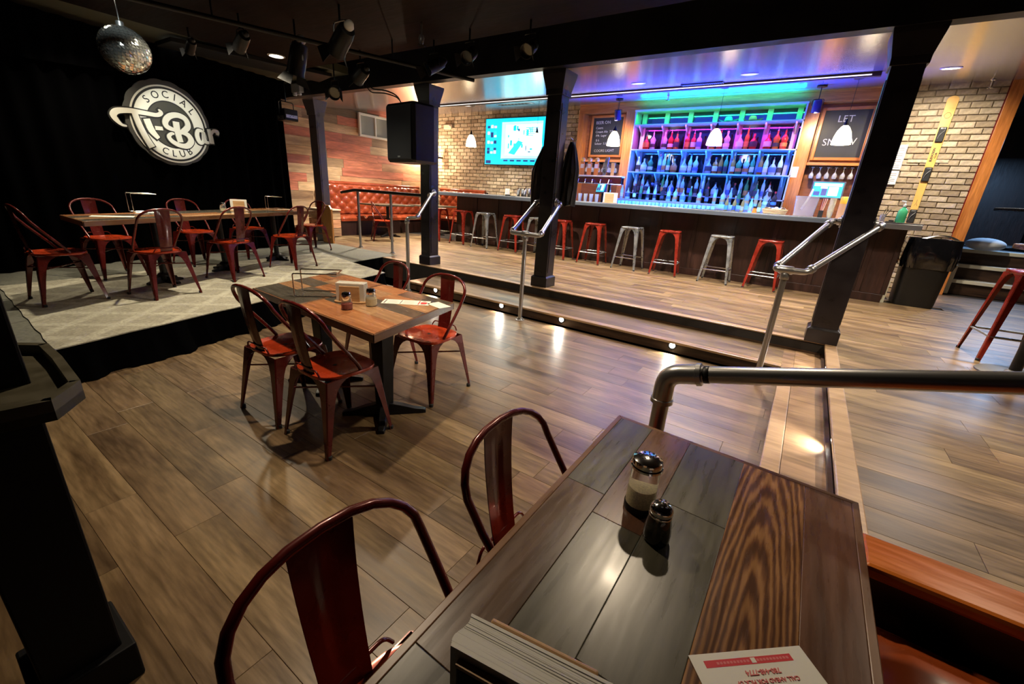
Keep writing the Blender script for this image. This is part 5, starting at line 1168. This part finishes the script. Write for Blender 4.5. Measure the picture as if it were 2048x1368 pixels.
# ------------------------------------------------------------------ disco ball
t=thing('disco_ball','mirrored disco ball hanging over the front of the stage','disco ball',(-5.70,1.75,2.50))
mb=MB(); rnd=random.Random(2); rr=.195
for j in range(1,22):
    th0=pi*(j-.0)/22; th1=pi*(j+1)/22; n=max(4,int(2*pi*sin((th0+th1)/2)*22/pi*1.0))
    if j==21: continue
    for i in range(n):
        a0=2*pi*i/n; a1=2*pi*(i+1)/n; c=Vector((sin((th0+th1)/2)*cos((a0+a1)/2),sin((th0+th1)/2)*sin((a0+a1)/2),cos((th0+th1)/2)))
        q=[]
        for th,a in ((th0,a0),(th0,a1),(th1,a1),(th1,a0)):
            p=Vector((sin(th)*cos(a),sin(th)*sin(a),cos(th)))*rr; q.append(c*rr+(p-c*rr)*.93)
        jit=Vector((rnd.uniform(-1,1),rnd.uniform(-1,1),rnd.uniform(-1,1)))*.0022
        mb.add([tuple(p+jit*(1 if k%2 else -1)) for k,p in enumerate(q)],[(0,1,2,3)])
MB().sphere((0,0,0),rr*.975,28,18).build('core',plain('ball_core',(.12,.12,.12),.4,.5),t,smooth=60)
m_=mb.build('mirror_tiles',plain('mirror_tile',(.80,.84,.82),.13,.92),t); m_['kind']='stuff'
MB().lathe([(.03,rr*.98),(.03,rr+.03),(.012,rr+.04)],14).tube([(0,0,rr+.03),(0,0,.49)],.004,6).build('hanger',M['grey'],t,smooth=50)
# ------------------------------------------------------------------ round sign
so=Vector((-7.70,2.71,2.06)); sx=Vector((-.19,.98,0)).normalized(); zz=Vector((0,0,1)); nrm=sx.cross(zz)  # facing +x
t=thing('round_sign','round white and black wall sign reading SOCIAL T-Bar CLUB on the black backdrop','sign',tuple(so))
FR=frame((0,0,0),sx,zz)
def L2(z): return FR@Matrix.Translation((0,0,z))
M['sgw']=plain('sign_white',(.72,.72,.64),.5); M['sgb']=plain('sign_black',(.010,.010,.010),.5); M['sgd']=plain('sign_dark_olive',(.045,.045,.035),.5)
def disc(r,z0,z1,n=72): return MB().prism([(r*cos(2*pi*i/n),r*sin(2*pi*i/n)) for i in range(n)],z0,z1,FR)
def ringm(r0,r1,z0,z1,a0=0,a1=360,n=72):
    mb=MB(); A=[radians(a0+(a1-a0)*i/n) for i in range(n+1)]; rings=[]
    for a in A: rings.append([(r0*cos(a),r0*sin(a),z0),(r1*cos(a),r1*sin(a),z0),(r1*cos(a),r1*sin(a),z1),(r0*cos(a),r0*sin(a),z1)])
    return mb.loft(rings,True,False,FR)
RS=.485
n=96; sc_=[((RS+.045+.012*abs(sin(i*pi/6)))*cos(2*pi*i/n),(RS+.045+.012*abs(sin(i*pi/6)))*sin(2*pi*i/n)+.015) for i in range(n)]
MB().prism(sc_,-.03,-.005,FR).build('scalloped_backing',plain('sign_grey_edge',(.07,.07,.065),.6),t)
disc(RS,-.005,.006).build('black_disc',M['sgb'],t)
ringm(RS-.018,RS+.002,.006,.012).build('outer_ring',M['sgw'],t); ringm(RS-.185,RS-.045,.006,.012).build('inner_band',M['sgw'],t); disc(RS-.20,.006,.010).build('centre_disc',M['sgd'],t)
for ch_,a in zip('SOCIAL',(133,112,92,74,56,36)):
    A=radians(a); r_=RS-.113; M4=L2(.0135)@Matrix.Translation((r_*cos(A),r_*sin(A),0))@Matrix.Rotation(A-pi/2,4,'Z'); text(MB(),ch_,.125,M4,0,.001).build('letter',M['sgb'],t)
for ch_,a in zip('CLUB',(-112,-95,-78,-61)):
    A=radians(a); r_=RS-.113; M4=L2(.0135)@Matrix.Translation((r_*cos(A),r_*sin(A),0))@Matrix.Rotation(A+pi/2,4,'Z'); text(MB(),ch_,.12,M4,0,.001).build('letter',M['sgb'],t)
def brush(pts,ws,z0,z1,grow=0):
    P=[Vector(p) for p in pts]; out=[];m=6; Q=[];W_=[]
    for i in range(len(P)-1):
        p0=P[max(0,i-1)];p1=P[i];p2=P[i+1];p3=P[min(len(P)-1,i+2)]
        for k in range(m):
            s=k/m; Q.append(.5*((2*p1)+(-p0+p2)*s+(2*p0-5*p1+4*p2-p3)*s*s+(-p0+3*p1-3*p2+p3)*s**3)); W_.append(ws[i]+(ws[i+1]-ws[i])*s)
    Q.append(P[-1]);W_.append(ws[-1]); n_=len(Q); rings=[]
    for i in range(n_):
        d=(Q[min(n_-1,i+1)]-Q[max(0,i-1)]).normalized(); nn=Vector((-d.y,d.x)); w_=W_[i]/2+grow
        if i==0: e=Q[i]-d*grow
        elif i==n_-1: e=Q[i]+d*grow
        else: e=Q[i]
        a=e+nn*w_; b=e-nn*w_; rings.append([(a.x,a.y,z0),(b.x,b.y,z0),(b.x,b.y,z1),(a.x,a.y,z1)])
    return MB().loft(rings,True,False,FR)
# lettering strokes measured on the sign's own face (unit: sign widths)
def SP(x,y): return ((x-965)/610*RS*1.055, -(y-665)/590*RS)
strokes=[('T',[(310,775),(245,765),(185,700),(165,640),(230,575),(400,545),(600,545),(760,545),(830,500),(800,455)],[22,40,75,85,80,70,62,58,60,20]),
 ('T',[(450,560),(490,760),(550,940),(600,1050)],[78,88,92,98]),
 ('i',[(600,625),(640,790),(720,900)],[95,100,60]) ,
 ('dash',[(700,745),(810,740)],[58,55]),
 ('B',[(1030,600),(1030,780),(1050,920)],[100,95,90]),
 ('B',[(1000,740),(880,700),(870,620),(950,530),(1080,495),(1190,540),(1210,650),(1120,740),(1060,770)],[50,80,85,85,80,85,90,80,50]),
 ('B',[(1090,755),(1190,790),(1225,880),(1150,965),(1030,970),(920,920),(880,850),(930,800),(970,800)],[50,80,95,85,70,70,60,45,30]),
 ('a',[(1440,690),(1370,690),(1340,780),(1370,880),(1430,860),(1455,700),(1465,850),(1530,870)],[45,60,75,70,50,50,65,40]),
 ('r',[(1560,640),(1575,760),(1580,880)],[60,75,75]),('r',[(1590,720),(1640,660),(1705,670),(1700,720)],[40,50,70,45])]
strokes=[s for s in strokes]
k_=RS*1.055/610
for i,(n_,pt,ws) in enumerate(strokes):
    q=[SP(*p) for p in pt]; wv=[w_*k_ for w_ in ws]
    if n_!='dash': brush(q,wv,.012,.020+.0003*i,.016).build('letter_shadow',M['sgb'],t)
    brush(q,wv,.0205,.030+.0004*i).build('script_letter',M['sgw'],t)
# ------------------------------------------------------------------ stage lighting
t=thing('light_pipe','long steel pipe carrying the stage lamps under the dark ceiling','pipe',(-4.6,2.6,2.78))
MB().tube([(-.02-.65,-1.5,0),(.62,2.2,0)],.022,12).build('pipe',M['dkmetal'],t,smooth=60)
for x,y in ((-.3,-.4),(.25,1.2)): MB().tube([(x,y-.0,0),(x,y,.21)],.008,8).build('hanger_rod',M['dkmetal'],t)
def par(loc,aim,label,s=1.0,pale=False,hang=.0,zc=2.99):
    t=thing('stage_lamp',label,'stage light',loc); d=Vector(aim).normalized(); R=d.to_track_quat('-Z','Y').to_matrix().to_4x4()
    S=Matrix.Scale(s,4)
    MB().lathe([(.055,.17),(.075,.16),(.085,.10),(.088,.0),(.088,-.10),(.098,-.13),(.090,-.13),(.080,-.05),(.001,-.04)],20,M=R@S).build('can',M['dkmetal'],t,smooth=45)
    MB().lathe([(.080,-.052),(.001,-.050)],20,M=R@S).build('lens',plain('lens_glass',(.4,.45,.5),.1,.7) if 'lens_glass' not in bpy.data.materials else bpy.data.materials['lens_glass'],t)
    MB().lathe([(.040,.172),(.050,.20),(.030,.24),(.001,.25)],14,M=R@S).build('rear_cap',M['sgw'] if pale else M['dkmetal'],t,smooth=50)
    yk=MB().tube(rounded([(-.10,0,0),(-.10,0,.17),(.10,0,.17),(.10,0,0)],.03),.008,6,M=S); yk.build('yoke',M['grey'] if pale else M['dkmetal'],t,smooth=60)
    MB().tube([(0,0,.17*s),(0,0,zc-loc[2]-.001)],.010,8).build('clamp_rod',M['dkmetal'],t)
    for a in range(2):
        sg=1 if a else -1; b=MB().add([(sg*.085,-.06,-.13),(sg*.085,.06,-.13),(sg*.13,.09,-.22),(sg*.13,-.09,-.22)],[(0,1,2,3)],R@S); o=b.build('barn_door',M['dkmetal'],t); m_=o.modifiers.new('s','SOLIDIFY'); m_.thickness=.003
par((-4.85,2.95,2.62),(-.35,-.1,-1),'stage lamp with a pale rear cap hanging from the pipe beside the disco ball',1.0,True)
par((-4.05,2.92,2.70),(-.8,.1,-.5),'stage lamp with bright barn doors, second along the pipe',.95,True)
par((-5.25,2.6,2.74),(-1,.1,-.45),'small stage lamp above the end of the dark ceiling panel',.7,False)
par((-5.05,3.9,2.72),(-1,.2,-.4),'stage lamp high above the middle table, towards the loudspeaker',.8)
par((-3.9,4.0,2.74),(-.3,-1,-.6),'stage lamp nearest the beam, left of the coat post',.75)
par((-3.3,3.9,2.76),(.3,-1,-.6),'stage lamp nearest the beam, straight over the coat post rail',.7)
par((-6.3,2.55,2.80),(-1,.1,-.55),'small stage lamp with a clamp just above the round sign',.55,False)
par((-2.6,3.95,2.76),(.2,-1,-.6),'last stage lamp along the beam, right of the coat post',.7)
par((-6.25,4.35,2.70),(1,-.9,-.5),'round black stage lamp with a bluish lens left of the emergency light box',.9,False,zc=3.34)
def tube_clamp(loc,label):
    t=thing('ceiling_clamp',label,'clamp',loc); MB().tube([(0,0,0),(0,0,2.99-loc[2])],.009,8).lathe([(.02,0),(.03,-.03),(.02,-.07),(.012,-.09)],10).build('sprinkler_body',M['grey'],t,smooth=50); MB().lathe([(.04,-.09),(.04,-.094)],12).build('deflector',M['chrome'],t)
tube_clamp((-3.63,3.55,2.88),'chrome sprinkler head under the dark ceiling, above the loudspeaker'); 
t=thing('sprinkler','chrome sprinkler head on the bar ceiling above the bottle shelves','sprinkler',(-2.75,9.0,ceil_z(9.0)-.002)); MB().lathe([(.035,0),(.035,-.01),(.015,-.02),(.015,-.07),(.04,-.075),(.04,-.085)],12).build('head',M['chrome'],t,smooth=40)
t=thing('sprinkler','chrome sprinkler head near the top of the brick wall beside the orange door frame','sprinkler',(1.72,9.85,ceil_z(9.85)-.002)); MB().lathe([(.035,0),(.035,-.01),(.015,-.02),(.015,-.10),(.04,-.105),(.04,-.115)],12).build('head',M['chrome'],t,smooth=40)
# dark acoustic panel and conduit on the stage ceiling
t=thing('ceiling_panel','long black acoustic panel hung under the stage ceiling behind the disco ball','panel',(-7.15,3.5,3.0))
MB().prism([(-.55,-.80),(-.05,-.80),(.42,1.15),(-.15,1.3)],0,.05).build('panel_board',M['panel'],t,bevel=.004)
for x,y in ((-.2,-.6),(.1,1.0)): MB().tube([(x,y,.05),(x,y,.089)],.006,6).build('hanger',M['dkmetal'],t)
t=thing('emergency_light','white emergency light box on the dark beam left of the loudspeaker','light',(-8.1,4.925,2.98)); MB().bx(-.13,.13,-.09,0,-.07,.07).build('box_body',plain('bluewhite_box',(.50,.56,.68),.4),t,bevel=.01)
for s in (-1,1): MB().lathe([(.035,0),(.04,.03),(.03,.045)],14,M=Matrix.Translation((s*.07,-.06,-.07))@Matrix.Rotation(pi,4,'X')).build('lamp_head',bpy.data.materials['bluewhite_box'],t,smooth=50)
t=thing('stage_projector','dark box light with pale trim on the curtain edge beside the board wall','stage light',(-7.95,4.55,2.50)); MB().bx(-.14,.14,-.12,.12,-.10,.08).build('box_body',M['dkmetal'],t,bevel=.01); MB().bx(.141,.15,-.10,.10,-.06,-.01).build('side_trim',M['grey'],t)
MB().bx(-.10,.10,-.125,-.121,-.09,-.03).build('front_trim',M['grey'],t); MB().tube(rounded([(0,-.13,.0),(0,-.13,.20),(0,.13,.20),(0,.13,0)],.04),.008,6).build('yoke',M['dkmetal'],t,smooth=60); MB().tube([(0,0,.20),(0,0,.585)],.01,8).build('rod',M['dkmetal'],t)
# ------------------------------------------------------------------ things on the tables
def wire_stand(loc,rz,label,w_=.20,d=.20,h=.17):
    t=thing('number_stand',label,'wire stand',loc,rz)
    for k in (0,1):
        y=k*d; P=rounded([(-w_/2,y,.19 if k==0 else .19),(-w_/2,y,.004),(w_/2,y,.004),(w_/2,y,h)],.015); 
    pass
    MB().tube(rounded([(w_/2,0,h),(-w_/2,0,h),(-w_/2,0,.005),(w_/2,0,.005)],.012),.0042,8).build('wire_loop',M['chrome'],t,smooth=60)
    MB().tube(rounded([(w_/2,d,h),(-w_/2,d,h),(-w_/2,d,.005),(w_/2,d,.005)],.012),.0042,8).build('wire_loop',M['chrome'],t,smooth=60)
    MB().tube([(w_/2,0,.005),(w_/2,d,.005)],.0042,8).tube([(w_/2,0,h),(w_/2,d,h)],.0042,8).build('cross_wire',M['chrome'],t)
    return t
def shaker(loc,label,content,scale=1,lidr=.026,col=(.7,.1,.05),fill=.5):
    t=thing('shaker',label,'shaker',loc); s=scale
    MB().lathe([(.024*s,0),(.030*s,.004*s),(.031*s,.035*s),(.026*s,.060*s),(.023*s,.072*s)],20).build('glass_jar',M['jar'],t,smooth=50)
    MB().lathe([(.0225*s,.003*s),(.0285*s,.006*s),(.029*s,.034*s*fill*2),(.001,.036*s*fill*2)],18).build('contents',content,t,smooth=50)
    MB().lathe([(.0245*s,.068*s),(.0255*s,.074*s),(.0255*s,.088*s),(.021*s,.097*s),(.001,.100*s)],20).build('lid',M['chrome'],t,smooth=45)
    h=MB()
    for k in range(9):
        a=2*pi*k/8; r_=.012*s if k<8 else 0; h.cyl((r_*cos(a),r_*sin(a),.0978*s),.0018*s,.0012,6)
    h.build('holes',M['rubber'],t); return t
M['jar']=plain('clear_jar_glass',(.92,.92,.92),.05,trans=.93,ior=1.25)
CH=plain('chilli_flakes',(.35,.05,.02),.8,noise=.5,nscale=400); PM=plain('grated_cheese',(.80,.70,.42),.8,noise=.2,nscale=300)
wire_stand((-2.50,1.50,.7455),.75,'thin wire number stand beside the napkin holder on the middle tables',.26,.16,.15)
napbox((-2.27,1.60,.7455),.62,'light wooden napkin holder in the centre of the middle tables',M['lwood'],.17,.075,.105)
shaker((-2.14,1.47,.7455),'glass shaker of red chilli flakes in front of the light napkin holder',CH,1.05)
shaker((-2.11,1.62,.7455),'glass shaker of grated cheese beside the light napkin holder',PM,1.1,fill=.62)
def menu_sheet(loc,rz,label,w_,h,style=0,th=.0012):
    t=thing('menu',label,'menu',loc,rz); MB().bx(-w_/2,w_/2,-h/2,h/2,0,th).build('sheet',M['mpaper'],t)
    z=th; n_=0
    def b(x0,x1,y0,y1,m_,nm='print_block'): MB().bx(x0,x1,y0,y1,z,z+.0002).build(nm,m_,t)
    if style==0:
        b(-w_*.46,-w_*.43,-h*.4,h*.4,M['print']); b(-w_*.12,-w_*.10,-h*.4,h*.4,M['print']); b(w_*.26,w_*.285,-h*.4,h*.4,M['mred']); b(w_*.31,w_*.44,-h*.25,h*.15,M['mred']); b(w_*.33,w_*.40,h*.3,h*.38,M['print']); b(w_*.33,w_*.42,-h*.42,-h*.34,M['print'])
        for k in range(7): b(-w_*.38,-w_*.2+.01*(k%3),-h*.38+k*h*.11,-h*.355+k*h*.11,M['mtxt'],'text_line'); b(-w_*.06,w_*.18-.01*(k%2),-h*.38+k*h*.11,-h*.355+k*h*.11,M['mtxt'],'text_line')
    return t
M['mpaper']=plain('menu_card',(.78,.76,.68),.55); M['mred']=plain('menu_red',(.62,.02,.03),.5); M['mtxt']=plain('menu_text',(.30,.30,.28),.6); M['mpink']=plain('menu_pink_text',(.70,.18,.18),.6)
menu_sheet((-2.03,1.83,.7455),.62,'narrow white menu lying on the middle table near its corner by the steps',.30,.11)
menu_sheet((-1.84,1.93,.7455),-.2,'blank white sheet at the step-side edge of the middle table',.14,.09,1)
# stage table items
zt=Z2+.7635
wire_stand((-6.05,1.75,zt),1.5,'wire number stand at the left part of the stage table',.22,.2,.20)
wire_stand((-6.78,3.55,zt),1.3,'wire number stand at the far part of the stage table',.20,.16,.18)
napbox((-6.38,2.85,zt),1.2,'wooden napkin holder on the stage table below the round sign',M['lwood'],.18,.08,.13)
menu_sheet((-5.62,1.35,zt),1.2,'white menu lying on the stage table near its left head',.32,.14,1); menu_sheet((-6.75,3.68,zt),1.2,'white menu lying on the stage table by the far wire stand',.22,.10,1)
shaker((-6.30,2.62,zt),'glass shaker on the stage table left of the napkin holder',PM,1.15)
# near table: napkin box, shakers, menu
zt=.7605
shk=thing('shaker','tall glass shaker of grated cheese with dark base ring on the near table','shaker',(-.180,.875,zt))
shk.scale=(1.17,1.17,1.27)
MB().lathe([(.024,0),(.0295,.003),(.0285,.04),(.0275,.088),(.0270,.092)],28).build('glass_jar',M['jar'],shk,smooth=50)
MB().lathe([(.0305,0),(.031,.012),(.0295,.014),(.0295,.001)],28).build('base_ring',M['dkmetal'],shk,smooth=50)
MB().lathe([(.024,.004),(.0272,.008),(.0262,.034),(.0262,.048),(.001,.053)],22).build('contents',PM,shk,smooth=30)
MB().lathe([(.0285,.088),(.031,.090),(.031,.094),(.029,.096),(.030,.100),(.028,.107),(.018,.112),(.001,.113)],32).build('lid',M['chrome'],shk,smooth=40)
rnd=random.Random(9); h=MB()
for k in range(26): a=rnd.random()*6.28; r_=.018*rnd.random()**.5; h.cyl((r_*cos(a),r_*sin(a),.1118),.0012,.0014,6)
h.build('holes',M['rubber'],shk)
s3=thing('shaker','squat dark pepper shaker with perforated chrome lid, in front of the tall one','shaker',(-.118,.800,zt))
MB().lathe([(.022,0),(.028,.004),(.029,.02),(.0265,.045),(.0225,.062),(.021,.066)],24).build('glass_jar',plain('dark_pepper_glass',(.015,.012,.012),.08,coat=.6),s3,smooth=50)
MB().lathe([(.0225,.062),(.0245,.064),(.0245,.068),(.023,.070),(.0245,.073),(.0245,.078),(.0235,.083),(.017,.091),(.001,.095)],28).build('lid',M['chrome'],s3,smooth=40)
h=MB()
for k in range(10):
    a=2*pi*k/9; r_=.013 if k<9 else 0; h.cyl((r_*cos(a),r_*sin(a),.0915 if k<9 else .0942),.0022,.0015,8)
h.build('holes',M['rubber'],s3)
# napkin box seen from above at the front edge
nb=thing('napkin_box','black and tan napkin box packed with white napkins at the front of the near table','napkin holder',(-.165,.335,zt),.16)
L_,W_=.20,.056
MB().bx(-L_/2,L_/2,-W_/2-.006,W_/2+.006,0,.008).build('base_plate',M['lwood'],nb,bevel=.002)
MB().bx(-L_*.34,L_*.42,W_/2,W_/2+.008,.008,.128).build('side_panel',M['lwood'],nb,bevel=.003)
o=MB().bx(-L_*.42,L_*.45,-W_/2-.008,-W_/2,.008,.112).build('side_panel',M['rubber'],nb,bevel=.003)
MB().bx(-L_*.42,L_*.45,-W_/2-.0085,-W_/2+.0005,.112,.118).build('panel_edge',M['lwood'],o)
MB().bx(-L_/2-.001,-L_/2,-W_/2+.01,W_/2-.01,.01,.10).build('blue_card',plain('blue_card',(.10,.22,.60),.5),nb)
rnd=random.Random(6)
for k in range(22):
    y=-W_/2+.002+(W_-.004)*(k+.5)/22; b=.010*sin(k*.28); top=.126+.0012*rnd.random()+.006*abs(k/21-.5)
    P=[(-L_/2+.002-b*.4,y-.0015),(L_/2+.004*rnd.random(),y-.0015+.002*sin(k)),(L_/2+.004*rnd.random(),y+.001+.002*sin(k)),(-L_/2+.002-b*.4,y+.001)]
    MB().prism(P,.0085,top).build('napkin',M['paper'],nb)
# large menu with inverted print
mn=thing('menu','laminated white menu with red banner lying on the near table','menu',(.148,.562,zt),.72)
w_,h_=.20,.22
MB().bx(-w_/2,w_/2,-h_/2,h_/2,0,.0014).build('sheet',M['mpaper'],mn,bevel=.0004)
def mb_(x0,x1,y0,y1,m_,nm='print_block'): MB().bx(x0,x1,y0,y1,.0014,.0016).build(nm,m_,mn)
mb_(-w_*.40,w_*.36,h_*.40,h_*.45,M['mred'],'banner')
inv=lambda x,y:frame((x,y,.0017),(-1,0,0),(0,-1,0))
text(MB(),'CALL AHEAD FOR PICK UP',.0088,inv(.008,h_*.285),0,.0001).build('menu_lettering',M['mpink'],mn)
text(MB(),'780-448-7774',.0105,inv(.008,h_*.345),0,.0002).build('menu_lettering',M['mpink'],mn)
for k in range(22):
    if k not in (10,11): MB().bx(-w_*.30+k*.0058,-w_*.30+k*.0058+.0042,h_*.416,h_*.434,.0016,.0018).build('banner_print',M['mpink'],mn)
MB().bx(.000,.008,h_*.408,h_*.444,.0016,.0018).build('banner_emblem',M['mpaper'],mn)
rnd=random.Random(12)
for c_,(xa,xb) in enumerate(((-.085,-.03),(-.02,.03),(.045,.09))):
    for k in range(14):
        y=h_*.20-k*.0125; 
        if rnd.random()<.25: continue
        mb_(xa+.01*rnd.random(),xb-.012*rnd.random(),y,y+.004,M['print' if k%4==0 else 'mtxt'],'text_line')
# napkin on the stool at the frame edge and round table in the side room
tag(MB().prism([(-.08,-.07),(.08,-.06),(.07,.08),(-.07,.07)],0,.05,Matrix.Translation((1.84,5.69,Z2+.830))).build('paper_stack',M['paper'],bevel=.004),'white paper stack on the tall stool at the frame edge','paper')
t=thing('round_table','round brown table on the carpet of the blue-lit side room','table',(3.45,12.4,Z2+.75)); MB().lathe([(.55,.70),(.57,.71),(.57,.75),(.55,.76)],36).build('table_top',M['tw2'],t,smooth=40); MB().lathe([(.28,0),(.28,.02),(.05,.05),(.04,.70)],24).build('pedestal',M['dkmetal'],t,smooth=40)
t=thing('floor_cushion','pale blue cushion on the side room step by the door frame','cushion',(2.62,11.0,Z2+.75)); MB().sphere((0,0,.11),.26,20,12,sz=.42).build('cushion_body',plain('pale_cushion',(.5,.55,.6),.8),t,smooth=60)
